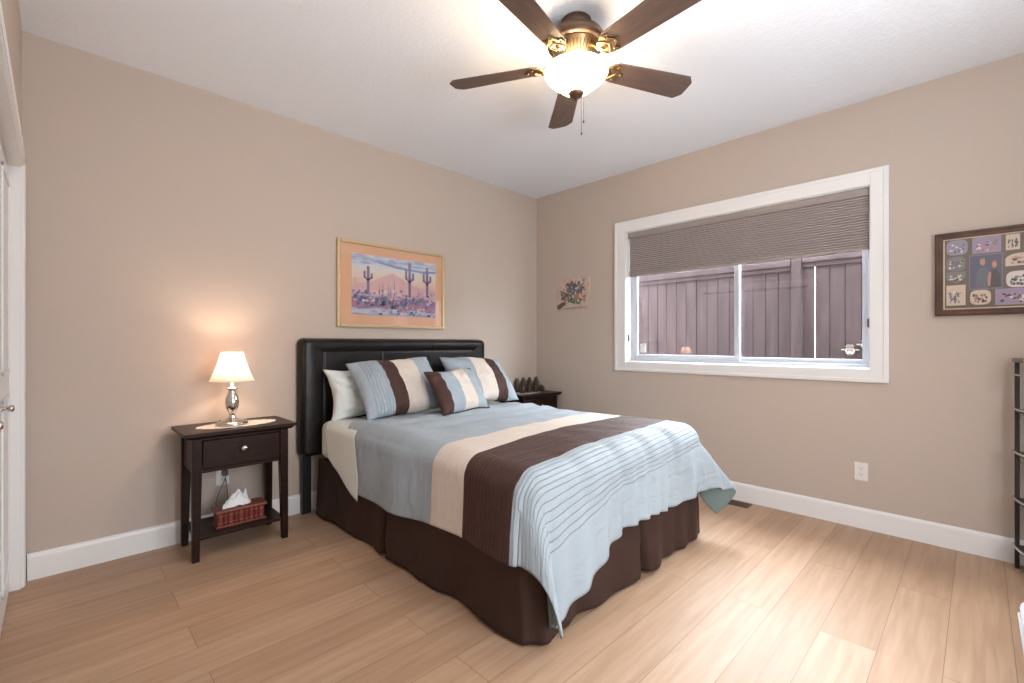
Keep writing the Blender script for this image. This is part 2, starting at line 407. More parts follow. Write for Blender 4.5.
fs = [(2 * i, 2 * i + 1, 2 * i + 3, 2 * i + 2) for i in range(n * NP)] + [(K + 2 * i, K + 2 * i + 2, K + 2 * i + 3, K + 2 * i + 1) for i in range(n * NP)]
b.add(vs + vb, fs); rel(b, sh).build('pleated_fabric', M['blind'], sh)
b = MB().box(.014, .050, y0, y1, BZ - .004, BZ + .018); rel(b, sh).build('bottom_rail', M['blind_rail'], sh, bevel=.004)

# ------------------------------------------------------------------ outside: ground, eave, fence
struct('trim_6', MB().box(.15, .62, -7, 4, 2.80, 2.92), M['soffit'])          # eave soffit of the house
g = MB().box(.15, 14, -12, 9, -.30, -.12).build('side_yard', M['gravel'], kind='structure')
FX = 1.60
def fence(ya, yb, ztop, label, rail):
    t = thing('wooden_fence', (FX, (ya + yb) / 2, -.12), label, 'fence')
    y = ya; i = 0; bw = .122
    b = MB()
    rnd = random.Random(int(abs(ya) * 10))
    while y < yb - .02:
        w = min(bw - .0045, yb - y); x = rnd.uniform(-.002, .002); i += 1
        b.box(FX + x, FX + x + .018, y, y + w - rnd.uniform(0, .0006), -.10, ztop - .005)
        if i % 9 != 4: b.box(FX + .021, FX + .030, y + w - .012, min(yb, y + w + .016), -.10, ztop - .01)  # unseen strips added behind the gaps to block the bright sky
        y += bw
    rel(b, t).build('boards', M['fence'], t)
    if rail:
        b = MB().box(FX - .038, FX + .05, ya, yb, ztop - .005, ztop + .085); b.box(FX - .02, FX - .001, ya, yb, ztop - .05, ztop - .006)
        rel(b, t).build('top_rail', M['fence'], t, bevel=.004)
    rel(MB().box(FX + .02, FX + .058, ya, yb, .3, .39), t).build('rail', M['fence'], t)
    return t
fence(-2.02, 2.3, 1.965, 'weathered brown board fence section left of the fence post, seen through the window', True)
fence(-6.0, -2.115, 1.985, 'weathered brown board fence section right of the fence post, seen through the window', True)
b = MB().box(FX - .045, FX + .045, -2.11, -2.025, -.2, 2.075); b.box(FX - .052, FX + .052, -2.117, -2.018, 2.075, 2.095)
tag(b.build('fence_post', M['fence'], bevel=.004), 'brown wooden fence post between the two fence sections outside the window', 'fence post')

def ornament(y, z, label, lean):
    t = thing('fence_ornament', (FX - .006, y, z), label, 'ornament', 'white animal head ornaments on the fence')
    t.scale = (.62, .62, .62)
    def blob(c, r, m, name):
        b = MB(); vs = []; n = 16; k = 10; fs = []
        for i in range(k + 1):
            ph = PI * i / k
            for j in range(n):
                a = 2 * PI * j / n
                vs.append((c[0] + r[0] * math.sin(ph) * math.cos(a), c[1] + r[1] * math.sin(ph) * math.sin(a), c[2] + r[2] * math.cos(ph)))
        for i in range(k):
            for j in range(n): fs.append((i * n + j, i * n + (j + 1) % n, (i + 1) * n + (j + 1) % n, (i + 1) * n + j))
        return b.add(vs, fs, 0, True)
    head = blob((-.03, 0, 0), (.03, .062, .068), 0, 'h')
    h2 = blob((-.05, 0, -.038), (.028, .040, .030), 0, 'm'); head.add(h2.v, h2.f, 0, True)
    head.build('head', M['ornament'], t)
    for s in (-1, 1):
        blob((-.02, s * .082, .015), (.012, .034, .016), 0, 'e').build('ear', M['ornament'], t)
        blob((-.060, s * .026, .012), (.006, .010, .007), 0, 'e').build('eye', M['ornament_dark'], t)
        blob((-.078, s * .012, -.040), (.004, .005, .006), 0, 'e').build('nostril', M['ornament_dark'], t)
    b = MB().lathe([(.085, 0), (.088, .006), (.050, .014), (.042, .040), (.028, .048), (0, .050)], 24, M=Matrix.Diagonal((.40, 1, 1, 1)))
    b.v = [(p[0] - .035, p[1], p[2] + .052) for p in b.v]
    b.build('hat', M['ornament_hat'], t)
ornament(-2.505, 1.115, 'white animal head ornament with brown hat, the fully visible one on the fence', 0)
ornament(-2.625, 1.165, 'white face ornament on the fence, half hidden by the right window frame edge', 0)

# ------------------------------------------------------------------ bed
BX0, BX1, BY1, BY0, BT = -2.375, -.835, -.105, -2.135, .655
bed = thing('bed', ((BX0 + BX1) / 2, BY1, 0), 'queen bed with dark leather headboard and brown pleated bed skirt', 'bed')
HX0, HX1, HZ0, HZ1 = -2.492, -.808, .395, 1.222
# padded headboard: one closed surface, border roll and three sunk panels
def hb_depth(x, z):
    dx = min(x - HX0, HX1 - x); dz = min(z - HZ0 + .12, (HZ1 - z) * 1.6)
    d = min(dx, dz); e = min(x - HX0, HX1 - x, z - HZ0, HZ1 - z)
    y = .030 + .065 * (1 - (1 - min(1, e / .035)) ** 2) ** .5
    # rounded border until .165 in, then a seam, then flat panel
    if d < .155: y += .012 * math.sin(min(1, d / .155) * PI)
    y -= .008 * math.exp(-((d - .155) / .006) ** 2)
    if d > .155:
        y -= .004
        for sx in (HX0 + .155 + (HX1 - HX0 - .31) / 3, HX0 + .155 + 2 * (HX1 - HX0 - .31) / 3):
            y -= .007 * math.exp(-((x - sx) / .006) ** 2)
        if z > HZ1 - .165: pass
    # seams continue over the border at the panel joints
    for sx in (HX0 + .155 + (HX1 - HX0 - .31) / 3, HX0 + .155 + 2 * (HX1 - HX0 - .31) / 3):
        if d <= .155 and HZ1 - z < .10: y -= .004 * math.exp(-((x - sx) / .006) ** 2)
    y += .0018 * noise.noise(Vector((x * 9, z * 9, 0)))
    return y
b = MB(); nx, nz = 260, 130
vs = []; fs = []
for j in range(nz + 1):
    for i in range(nx + 1):
        x = HX0 + (HX1 - HX0) * i / nx; z = HZ0 + (HZ1 - HZ0) * j / nz
        yy = -hb_depth(x, z); rc = .045
        kx = max(HX0 + rc - x, x - HX1 + rc, 0); kz = max(z - HZ1 + rc, HZ0 + rc - z, 0)
        if kx > 0 and kz > 0:
            m_ = max(kx, kz) / math.hypot(kx, kz)
            x = (HX0 + rc - kx * m_) if x < -1.6 else (HX1 - rc + kx * m_); z = (HZ1 - rc + kz * m_) if z > .8 else (HZ0 + rc - kz * m_)
        vs.append((x, yy, z))
for j in range(nz):
    for i in range(nx):
        a = j * (nx + 1) + i; fs.append((a, a + 1, a + nx + 2, a + nx + 1))
nb = len(vs)
ring = [j * 0 + i for i in range(nx + 1)] + [j * (nx + 1) + nx for j in range(1, nz + 1)] + [nz * (nx + 1) + i for i in range(nx - 1, -1, -1)] + [j * (nx + 1) for j in range(nz - 1, 0, -1)]
for r in ring: p = vs[r]; vs.append((p[0], -.022, p[2]))
for k in range(len(ring)):
    fs.append((ring[k], ring[(k + 1) % len(ring)], nb + (k + 1) % len(ring), nb + k))
fs.append(tuple(nb + k for k in range(len(ring))))
b.add(vs, fs, 0, True)
rel(b, bed).build('headboard', M['leather'], bed)
for x in (HX0 + .022, HX1 - .022 - .062):
    bb = MB().box(x, x + .062, -.062, -.024, 0, HZ0 + .02)
    for k in range(3): bb.box(x + .068, x + .074, -.055, -.03, .22 + k * .06, .26 + k * .06)
    rel(MB().box(x, x + .062, -.062, -.024, 0, HZ0 + .02), bed).build('headboard_leg', M['black'], bed, bevel=.003)
# base, mattress, fitted sheet
rel(MB().box(BX0 + .03, BX1 - .03, BY0 + .03, BY1, .12, .38), bed).build('box_spring', M['skirt'], bed, bevel=.01)
for x in (BX0 + .12, BX1 - .18):
    for y in (BY0 + .12, BY1 - .18):
        rel(MB().box(x, x + .05, y, y + .05, 0, .12), bed).build('leg', M['black'], bed)
b = MB()
def rbox(b, x0, x1, y0, y1, z0, z1, r, n=6, m=0):
    bm = bmesh.new(); bmesh.ops.create_cube(bm, size=1)
    for v in bm.verts: v.co = Vector((x0 + (v.co.x + .5) * (x1 - x0), y0 + (v.co.y + .5) * (y1 - y0), z0 + (v.co.z + .5) * (z1 - z0)))
    bmesh.ops.bevel(bm, geom=bm.edges[:] , offset=r, segments=n, affect='EDGES', profile=.5)
    bm.verts.ensure_lookup_table(); bm.verts.index_update()
    b.add([v.co[:] for v in bm.verts], [[v.index for v in f.verts] for f in bm.faces], m, True); bm.free(); return b
rel(rbox(MB(), BX0 + .005, BX1 - .005, BY0 + .01, BY1 - .0, .382, BT - .012, .055), bed).build('mattress', M['sage'], bed)

# bed skirt: a folded cloth wall with inverted pleats
XC_ = (BX0 + BX1) / 2
def skirt():
    pts = []   # (pos, normal, pleatness) along path
    L0 = [(BX0, BY1 - .005), (BX0, BY0), (BX1, BY0), (BX1, BY1 - .005)]
    segs = [(L0[0], L0[1], (-1, 0)), (L0[1], L0[2], (0, -1)), (L0[2], L0[3], (1, 0))]
    for si, (p, q, n) in enumerate(segs):
        p = Vector(p); q = Vector(q); n = Vector(n); ln = (q - p).length; N = int(ln / .012)
        tdir = (q - p).normalized()
        for k in range(N + 1):
            pts.append((p + tdir * ln * k / N, n, si, ln * k / N, ln))
    nz = 22; zt = .385; vs = []; fs = []
    for (p, n, si, d, ln) in pts:
        for j in range(nz + 1):
            h = j / nz; z = zt - (zt - .006) * h
            o = .012 * h * math.sin(d * 7.3 + si * 1.7) + .010 * h * math.sin(d * 15.1 + si) + .006 * h * noise.noise(Vector((d * 6, si * 5, h * 2)))
            o += .018 * h
            o += .008 * h * math.sin(d * 31 + 2 * math.sin(d * 5)) * (1 if si == 1 else .35)
            shift = 0
            mid = {0: .93, 1: ln / 2 + .04, 2: ln / 2}[si]
            e = d - mid; w = .012 + .030 * h
            if abs(e) < .05: o -= (.10 * h + .015) * max(0, 1 - abs(e) / w)
            for c in (0.0, ln):
                e = abs(d - c)
                if e < .05: o += 0
            zz = z + (.006 * (1 - math.cos(d * 9 + si)) * h) + .004 * h
            X_, Y_ = p.x + n.x * o, p.y + n.y * o
            rc = .085
            ex = min(X_ - BX0, BX1 - X_) - rc; ey = Y_ - BY0 - rc
            if ex < 0 and ey < 0:
                l_ = math.hypot(ex, ey); rr_ = rc * (1 + .25 * h * (.5 + .5 * math.sin(6 * math.atan2(ey, ex)))) + .015 * h
                if l_ > rr_:
                    f_ = rr_ / l_; cx_ = BX0 + rc if X_ < XC_ else BX1 - rc; cy_ = BY0 + rc
                    X_ = cx_ + (X_ - cx_) * f_; Y_ = cy_ + (Y_ - cy_) * f_
            vs.append((X_, Y_, zz))
    m = nz + 1
    for i in range(len(pts) - 1):
        for j in range(nz): a = i * m + j; fs.append((a, a + 1, a + 1 + m, a + m))
    b = MB().add(vs, fs, 0, True)
    return rel(b, bed).build('bed_skirt', M['skirt'], bed, solid=(.004, 0))
skirt()
# ------------------------------------------------------------------ draped cloth over the bed (flat sheet, duvet)
def drape(s, t, hw, tl, top, rr, flare_k=.36, out0=.0):
    """cloth point s across (0 = bed centre), t along from the head (metres, tl = foot edge) -> bed coords"""
    xc = (BX0 + BX1) / 2; sg = 1 if s > 0 else -1
    es = abs(s) - (hw - rr); et = t - (tl - rr)
    es = max(0, es); et = max(0, et); r = math.hypot(es, et)
    x = xc + sg * min(abs(s), hw - rr); y = -min(t, tl - rr); z = top
    if r > 1e-6:
        c, q = es / r, et / r; s2 = 2 * c * q
        if sg < 0: r *= 1 - .10 * s2 ** 2
        if r < rr * PI / 2: o = rr * math.sin(r / rr); dz = rr * (1 - math.cos(r / rr))
        else:
            e = r - rr * PI / 2
            if sg > 0:
                th_ = math.degrees(math.atan2(et, es)); g = math.exp(-((th_ - 66) / 17) ** 2) * min(1, (90 - th_) / 12) * min(1, th_ / 12)
                k = .60 * g; o = rr + .05 * e; dz = rr + e * math.sqrt(max(0, 1 - k * k)) * (1 + .04 * g)
                x += .64 * k * e; y -= .76 * k * e
            else:
                k = flare_k * s2
                o = rr + .05 * e; dz = rr + e * math.sqrt(max(0, 1 - k * k))
                x += .12 * k * e; y -= .95 * k * e
        x += sg * c * o; y -= q * o; z -= dz
        return x, y, z, r
    return x, y, z, 0.0
XC = (BX0 + BX1) / 2; HW = (BX1 - BX0) / 2 + .018; TL = -BY0 + .02
def gsn(d, w): return math.exp(-(d / w) ** 2)
def duvet():
    t0 = .50; ds = .0125
    sR = HW + .335; ns = int(2 * sR / ds); t1 = TL + .345; nt = int((t1 - t0) / ds)
    vs = []; uv = []; fs = []
    ridges = [(-.42, .05, .9), (-.12, .045, 1.0), (.14, .045, 1.0), (.42, .045, .9)]
    for i in range(ns + 1):
        for j in range(nt + 1):
            s = -sR + 2 * sR * i / ns; fj = j / nt
            # head edge slants: starts further down the sides
            side = max(0, abs(s) - HW + .10)
            th = t0 + .03 * min(1, side / .15) + .16 * side + .02 * math.sin(s * 5)
            t = th + (t1 - th) * fj
            # sides hang lower near the head, shorter towards the foot
            s_eff = s
            if abs(s) > HW - .07:
                k = 1.06 - .14 * min(1, max(0, (t - .5) / 1.6)); s_eff = math.copysign((HW - .07) + (abs(s) - HW + .07) * k, s)
            t_eff = t
            cs = max(0, 1 - abs(s) / HW)
            x, y, z, r = drape(s_eff, t_eff, HW, TL, BT + .028, .105)
            if r > .14 and s < 0:
                es_ = max(0, HW - .105 - abs(s)); et_ = max(0, TL - .105 - t)
                if es_ > 0: lf = .84 * max(0, 1 - es_ / .56) ** 1.4
                elif et_ > 0: lf = .05 * math.exp(-et_ / .08)
                else: lf = .05 + .79 * (math.atan2(t - TL + .105, -s - HW + .105) / (PI / 2)) ** 1.7
                z -= (r - .14) * lf
            puff = .012 * noise.noise(Vector((s * 2.2, t * 2.2, 1.3))) + .006 * noise.noise(Vector((s * 7, t * 5, 4.3)))
            inside = 1 if r == 0 else max(0, 1 - r / .12)
            # lengthwise slack creases near the head end
            wr = .013 * math.sin(t * 34 + 5 * noise.noise(Vector((s * 1.6, t * 1.2, 7)))) * max(0, 1 - abs(t - .85) / .55) * (.6 + .4 * math.sin(s * 3 + 1))
            z += (puff + wr) * inside + .020 * (1 - (s / HW) ** 2) * inside * max(0, min(1, (t - .5) / .3))
            # creases running over the foot edge
            et = t - (TL - .22)
            if et > 0 and abs(s) < HW:
                for (c, w, a) in ridges:
                    c2 = c + .10 * et
                    a_ = a * min(1, et / .22)
                    d_ = s - c2
                    bump = .017 * a_ * (gsn(d_, w) - 1.1 * gsn(d_ + .075, w * .8))
                    m_ = min(1, r / .2); z += bump * .6 * (1 - m_); y -= bump * (.5 - .15 * m_)
                f2 = max(0, (r - .16) / .2)
                y -= .008 * f2 * math.sin(s * 50 + 2 * math.sin(s * 7)) + .012 * f2 * math.sin(s * 11 + .6)
                z += .012 * f2 * math.sin(s * 8.5 + 1.2)
            if abs(s) > HW and t < TL - .05:
                f2 = min(1, max(0, r / .3)); sg = 1 if s > 0 else -1
                x += sg * f2 * (.014 * math.sin(t * 6.5 + .5) + .006 * math.sin(t * 17)) + sg * .012 * f2
                z += .006 * math.sin(t * 9) * f2
            x += 0; vs.append((x, y, z)); uv.append((s + 3, t + .075 * max(-.8, min(.8, s))))
    m = nt + 1
    for i in range(ns):
        for j in range(nt): a = i * m + j; fs.append((a, a + 1, a + m + 1, a + m))
    b = MB().add(vs, fs, 0, True); b.uv = uv
    mt = stripes('duvet_stripes', [(0, BLUE), (1.43, CREAM), (1.665, BROWN), (2.00, BLUE2)],
                 [(1.43, 1.665, .018), (1.665, 2.00, .024), (2.00, TL + .14, .0235)])
    o = b.build('striped_duvet', [mt, M['teal']], solid=(.014, 1, 1))
    # normals must point up/outwards so the underside material lies beneath
    me = o.data
    up = sum(1 for p in me.polygons if p.normal.z > .3) - sum(1 for p in me.polygons if p.normal.z < -.3)
    if up < 0: me.flip_normals()
    o.modifiers[0].offset = -1
    return o
tag(duvet(), 'pale blue duvet with cream and brown cross stripes spread over the bed', 'duvet')

def sheet():
    ds = .015; vs = []; fs = []; t0, t1 = .235, .80; sR = HW + .36; ns = int(2 * sR / ds); nt = int((t1 - t0) / ds)
    for i in range(ns + 1):
        for j in range(nt + 1):
            s = -sR + 2 * sR * i / ns; side = max(0, abs(s) - HW + .05)
            a0 = t0 + .20 * side; a1 = .66 + .10 * min(1, side / .3)
            t = a0 + (a1 - a0) * j / nt
            # hangs lower towards the duvet, rising to the head
            k = .62 + .42 * (j / nt)
            se = s if abs(s) < HW - .06 else math.copysign(HW - .06 + (abs(s) - HW + .06) * k, s)
            x, y, z, r = drape(se, t, HW - .006, TL, BT + .002, .06)
            if r > 0: x += math.copysign(.004 + .006 * r / .3 * math.sin(t * 12), s)
            z += .003 * noise.noise(Vector((s * 8, t * 8, 2)))
            vs.append((x, y, z))
    m = nt + 1
    for i in range(ns):
        for j in range(nt): a = i * m + j; fs.append((a, a + 1, a + m + 1, a + m))
    return MB().add(vs, fs, 0, True).build('flat_sheet', M['sage'], solid=(.003, 1))
tag(sheet(), 'pale sage green sheet folded out past the head end of the duvet', 'sheet')

# ------------------------------------------------------------------ pillows
def pillow(name, w, h, th, loc, lean, yaw, roll, mats, label, cat, group=None, flange=.0, sag=0.0, seed=0, pinch=.07, crush=1.0):
    n = 44; vs = []; fs = []; uv = []; idx = {}
    def pos(i, j, side):
        u = -1 + 2 * i / n; v = -1 + 2 * j / n
        pu = 1 - pinch * (1 - u * u) * 0 ; 
        x = u * w / 2 * (1 - pinch * (1 - v * v) * abs(u) ** 3); z = v * h / 2 * (1 - pinch * (1 - u * u) * abs(v) ** 3)
        fu = max(0, 1 - abs(u) ** 2.6); fv = max(0, 1 - abs(v) ** 2.6)
        y = th / 2 * (fu * fv) ** .55
        y *= 1 + .16 * noise.noise(Vector((u * 1.6 + seed, v * 1.6, side * 3)))
        y += (crush * .010 * noise.noise(Vector((u * 4 + seed, v * 5, side))) + .005 * noise.noise(Vector((u * 11 + v * 4 + seed, v * 3 - u * 2, side)))) * (fu * fv) ** .3
        ed = (1 - fu * fv) ** 3
        wv = .010 * math.sin(u * 5 + seed) * ed
        z -= sag * (1 - u * u) * (v > 0) * v
        return (x, side * -y + wv, z)
    for side in (1, -1):
        for i in range(n + 1):
            for j in range(n + 1):
                edge = i in (0, n) or j in (0, n)
                if edge and side == -1: idx[(side, i, j)] = idx[(1, i, j)]; continue
                idx[(side, i, j)] = len(vs); vs.append(pos(i, j, side)); uv.append(((i / n) * w, (j / n) * h))
    for side in (1, -1):
        for i in range(n):
            for j in range(n):
                q = [idx[(side, i, j)], idx[(side, i + 1, j)], idx[(side, i + 1, j + 1)], idx[(side, i, j + 1)]]
                fs.append(q if side == 1 else q[::-1])
    b = MB().add(vs, fs, 0, True); b.uv = uv
    o = b.build(name, mats); o.location = loc
    o.rotation_euler = (Matrix.Rotation(yaw, 4, 'Z') @ Matrix.Rotation(-lean, 4, 'X') @ Matrix.Rotation(roll, 4, 'Y')).to_euler()
    tag(o, label, cat, group)
    return o
def smat(name, w, stops, ribs): return stripes(name, [(p * w, c) for p, c in stops], [(a * w, b_ * w, s_) for a, b_, s_ in ribs], axis='X', total=w * 1.001)
w = .66
mL = smat('sham_stripes_left', w, [(0, BLUE), (.29, BROWN), (.45, CREAM), (.70, BLUE)], [(.09, .29, .022), (.29, .45, .019), (.45, .70, .019)])
mR = smat('sham_stripes_right', w, [(0, BLUE), (.34, CREAM), (.60, BROWN), (.79, BLUE)], [(.17, .34, .022), (.34, .60, .019), (.60, .79, .019)])
mC = smat('cushion_stripes', .44, [(0, BROWN), (.20, BLUE), (.44, CREAM), (.70, BLUE2)], [(.20, .44, .018), (.44, .70, .016), (.70, .95, .018)])
pillow('bed_pillow', .62, .38, .20, (-2.060, -.225, BT + .180), math.radians(14), math.radians(-4), math.radians(-3), M['sage'],
       'plain pale sage green pillow behind the left striped pillow', 'pillow', seed=3, pinch=.16, crush=2.4)
pillow('striped_sham', w, .47, .21, (-1.930, -.435, BT + .226), math.radians(39), math.radians(-2), math.radians(-3), mL,
       'blue pillow with brown and cream stripes on the left side of the bed', 'pillow', 'striped pillow shams', seed=1)
pillow('striped_sham', w, .46, .20, (-1.130, -.385, BT + .228), math.radians(40), math.radians(4), math.radians(4), mR,
       'blue pillow with cream and brown stripes on the right side of the bed', 'pillow', 'striped pillow shams', seed=5)
cu = pillow('throw_cushion', .44, .35, .15, (-1.615, -.700, BT + .190), math.radians(36), math.radians(0), math.radians(-3), mC,
       'small striped cushion with a dark brown end in front of the pillows', 'cushion', seed=9)
pts = []
for k in range(64):
    a = k / 64 * 4; s_ = int(a); f_ = a - s_
    u, v = [(-1 + 2 * f_, -1), (1, -1 + 2 * f_), (1 - 2 * f_, 1), (-1, 1 - 2 * f_)][s_]
    pch = .07
    pts.append((u * .22 * (1 - pch * (1 - v * v) * abs(u) ** 3), .010 * math.sin(u * 5 + 9), v * .175 * (1 - pch * (1 - u * u) * abs(v) ** 3)))
MB().tube(pts, .0045, 6, closed=True).build('piping', M['skirt'], cu)

# ------------------------------------------------------------------ nightstands
def nightstand(loc, label):
    t = thing('nightstand', loc, label, 'nightstand', 'dark wood nightstands beside the bed')
    W2, D, Ht = .285, .19, .70     # half top width, half depth
    w_, d_ = .245, .165
    b = MB().box(-W2, W2, -D, D, Ht - .018, Ht); b.frustum((-w_ - .01, w_ + .01, -d_ - .008, d_ + .008), Ht - .034, (-W2 + .004, W2 - .004, -D + .004, D - .004), Ht - .0181)
    b.box(-W2 + .075, -W2 + .0765, -D, D, Ht, Ht + .0006); b.box(W2 - .0765, W2 - .075, -D, D, Ht, Ht + .0006)
    b.build('tabletop', M['dark_wood'], t, bevel=.003)
    for sx in (-1, 1):
        for sy in (-1, 1):
            xo, yo = sx * w_, sy * d_
            def q(i): return tuple(sorted((xo, xo - sx * i))) + tuple(sorted((yo, yo - sy * i)))
            b = MB().frustum(q(.034), 0, q(.046), .50); b.frustum(q(.046), .50, q(.046), Ht - .034)
            b.build('leg', M['dark_wood'], t, bevel=.003)
    b = MB()
    for s in (-1, 1):
        xa, xb = sorted((s * (w_ - .008), s * (w_ - .024))); b.box(xa, xb, -d_ + .04, d_ - .04, .475, Ht - .034)
    b.box(-w_ + .04, w_ - .04, d_ - .024, d_ - .008, .475, Ht - .034)
    b.box(-w_ + .04, w_ - .04, -d_ + .010, -d_ + .026, .475, .495); b.box(-w_ + .04, w_ - .04, -d_ + .010, -d_ + .026, Ht - .048, Ht - .034)
    b.build('apron', M['dark_wood'], t, bevel=.002)
    dr = MB().box(-w_ + .049, w_ - .049, -d_ + .001, -d_ + .020, .498, Ht - .050).build('drawer', M['dark_wood'], t, bevel=.003)
    MB().lathe([(.006, 0), (.006, .008), (.013, .014), (.0165, .020), (.015, .026), (0, .029)], 20, (0, -d_ + .001, .587), M=Matrix.Rotation(PI / 2, 4, 'X')).build('knob', M['chrome'], dr)
    MB().box(-w_ + .02, w_ - .02, -d_ + .006, d_ - .006, .112, .130).build('shelf', M['dark_wood'], t, bevel=.002)
    return t
nightstand((-2.915, -.215, 0), 'dark wood nightstand left of the bed with the lamp on it')
NS2 = (-.355, -.215, 0)
nightstand(NS2, 'dark wood nightstand in the corner right of the bed with pinecones on it')

def doily(loc, a, bb, label):
    n = 160; vs = []; fs = []
    ring = []
    for r_ in (0.0, .5, .82, .9, 1.0):
        row = []
        for k in range(n):
            an = 2 * PI * k / n; sc = 1 + (.030 * abs(math.sin(an * 11)) if r_ > .85 else 0)
            row.append((a * r_ * sc * math.cos(an), bb * r_ * sc * math.sin(an), .0022 + (.0006 * math.sin(an * 22) if r_ > .8 else 0)))
        ring.append(row)
    for row in ring: vs += row
    for i in range(4):
        for k in range(n): fs.append((i * n + k, i * n + (k + 1) % n, (i + 1) * n + (k + 1) % n, (i + 1) * n + k))
    o = MB().add(vs, fs).build('doily', M['doily'], solid=(.0014, -1)); o.location = loc
    return tag(o, label, 'doily')
doily((-2.905, -.225, .7006), .205, .105, 'oval cream lace doily under the lamp on the left nightstand')
doily((-.40, -.215, .7006), .20, .10, 'oval cream lace doily under the pinecones on the right nightstand')

# lamp
LX, LY, LZ = -2.935, -.225, .7040
lt = thing('table_lamp', (LX, LY, LZ), 'silver baluster table lamp with cream pleated shade, switched on', 'lamp')
MB().lathe([(.082, 0), (.084, .004), (.082, .012), (.072, .020), (.048, .026), (.032, .032), (.026, .038)], 40).build('lamp_base', M['chrome'], lt)
MB().lathe([(.020, .034), (.022, .040), (.016, .048), (.015, .058), (.019, .072), (.031, .098), (.037, .128), (.034, .155), (.022, .185), (.017, .200), (.019, .206), (.030, .210), (.031, .216), (.018, .220), (.010, .222), (.009, .252), (.0, .252)], 32).build('lamp_stem', M['chrome'], lt)
ms = bpy.data.materials.new('lamp_shade_fabric'); ms.use_nodes = True; nt_ = ms.node_tree; nt_.nodes.clear()
o_ = nt_.nodes.new('ShaderNodeOutputMaterial'); mx_ = nt_.nodes.new('ShaderNodeMixShader'); tr_ = nt_.nodes.new('ShaderNodeBsdfTranslucent'); di_ = nt_.nodes.new('ShaderNodeBsdfDiffuse')
tr_.inputs[0].default_value = (.80, .66, .56, 1); di_.inputs[0].default_value = (.66, .58, .54, 1); mx_.inputs[0].default_value = .28
nt_.links.new(di_.outputs[0], mx_.inputs[1]); nt_.links.new(tr_.outputs[0], mx_.inputs[2]); nt_.links.new(mx_.outputs[0], o_.inputs[0])
n = 96; prof = [(.118, .258), (.113, .264), (.102, .290), (.088, .325), (.074, .365), (.064, .400), (.058, .428)]
vs = []; fs = []
for r_, z in prof:
    for k in range(n):
        a = 2 * PI * k / n; rr = r_ * (1 + .012 * math.cos(a * 24)) * (.965 + .04 * abs(math.cos(a * 4)))
        vs.append((rr * math.cos(a), rr * math.sin(a), z))
for i in range(len(prof) - 1):
    for k in range(n): fs.append((i * n + k, i * n + (k + 1) % n, (i + 1) * n + (k + 1) % n, (i + 1) * n + k))
shade = MB().add(vs, fs, 0, True).build('lamp_shade', ms, lt)
M['trimband'] = mat('shade_trim', (.6, .52, .46, 1), .8)
for r_, z in ((.1185, .2585), (.0585, .428)):
    MB().tube([(r_ * math.cos(2 * PI * k / 48), r_ * math.sin(2 * PI * k / 48), z) for k in range(48)], .0022, 6, closed=True).build('shade_trim', M['trimband'], shade)
M['bulb'] = mat('lit_bulb', (1, .9, .8, 1), .4, emit=((1, .68, .42, 1), 10))
MB().lathe([(0, .252), (.012, .254), (.013, .275), (.022, .30), (.026, .325), (.020, .345), (0, .352)], 20).build('bulb', M['bulb'], lt)
lamp('bulb_light', 'POINT', (LX, LY, LZ + .385), 4.6, (1.0, .72, .50), shadow_soft_size=.02)
# lamp cord behind the nightstand down to the outlet
tag(MB().tube([(LX - .06, LY + .03, .708), (LX - .05, LY + .12, .707), (LX - .02, -.018, .706), (LX, -.010, .690), (LX + .01, -.012, .60), (LX + .035, -.03, .46), (LX + .02, -.04, .40), (LX + .00, -.05, .33), (LX - .035, -.06, .26), (LX - .05, -.06, .20), (LX - .02, -.06, .165), (LX + .02, -.05, .20), (LX + .015, -.035, .30), (LX + .012, -.030, .338)], .003, 8).build('lamp_cord', M['cord']),
    'thin grey lamp cord hanging behind the left nightstand to the outlet', 'cord')
def outlet(loc, rot, label, plug=False):
    t = thing('wall_outlet', loc, label, 'outlet'); t.rotation_euler = (0, 0, rot)
    MB().box(-.036, .036, -.006, 0, -.058, .058).build('cover_plate', M['plastic_white'], t, bevel=.003)
    for z in (-.020, .020):
        b = MB().prism([(.017 * math.cos(a) * 1.0, max(-.014, min(.014, .017 * math.sin(a)))) for a in [2 * PI * k / 24 for k in range(24)]], Matrix.Translation((0, -.006, z)) @ Matrix.Rotation(PI / 2, 4, 'X'), 0, .002)
        s = b.build('socket', M['plastic_white'], t)
        b = MB().box(-.0075, -.0055, -.0086, -.0078, z - .001, z + .008); b.box(.0055, .0075, -.0086, -.0078, z - .001, z + .008); b.box(-.002, .002, -.0086, -.0078, z - .010, z - .006)
        b.build('slots', M['slot'], s)
    return t
outlet((0, -2.815, .362), PI / 2 * -1 , 'white duplex wall outlet below the window on the right wall')
outlet((-2.935, 0, .352), 0, 'white duplex wall outlet behind the left nightstand')
b = MB().box(LX - .004, LX + .028, -.034, -.0088, .355, .390); tag(b.build('plug', M['cord'], bevel=.004), 'grey plug in the outlet behind the left nightstand', 'plug')

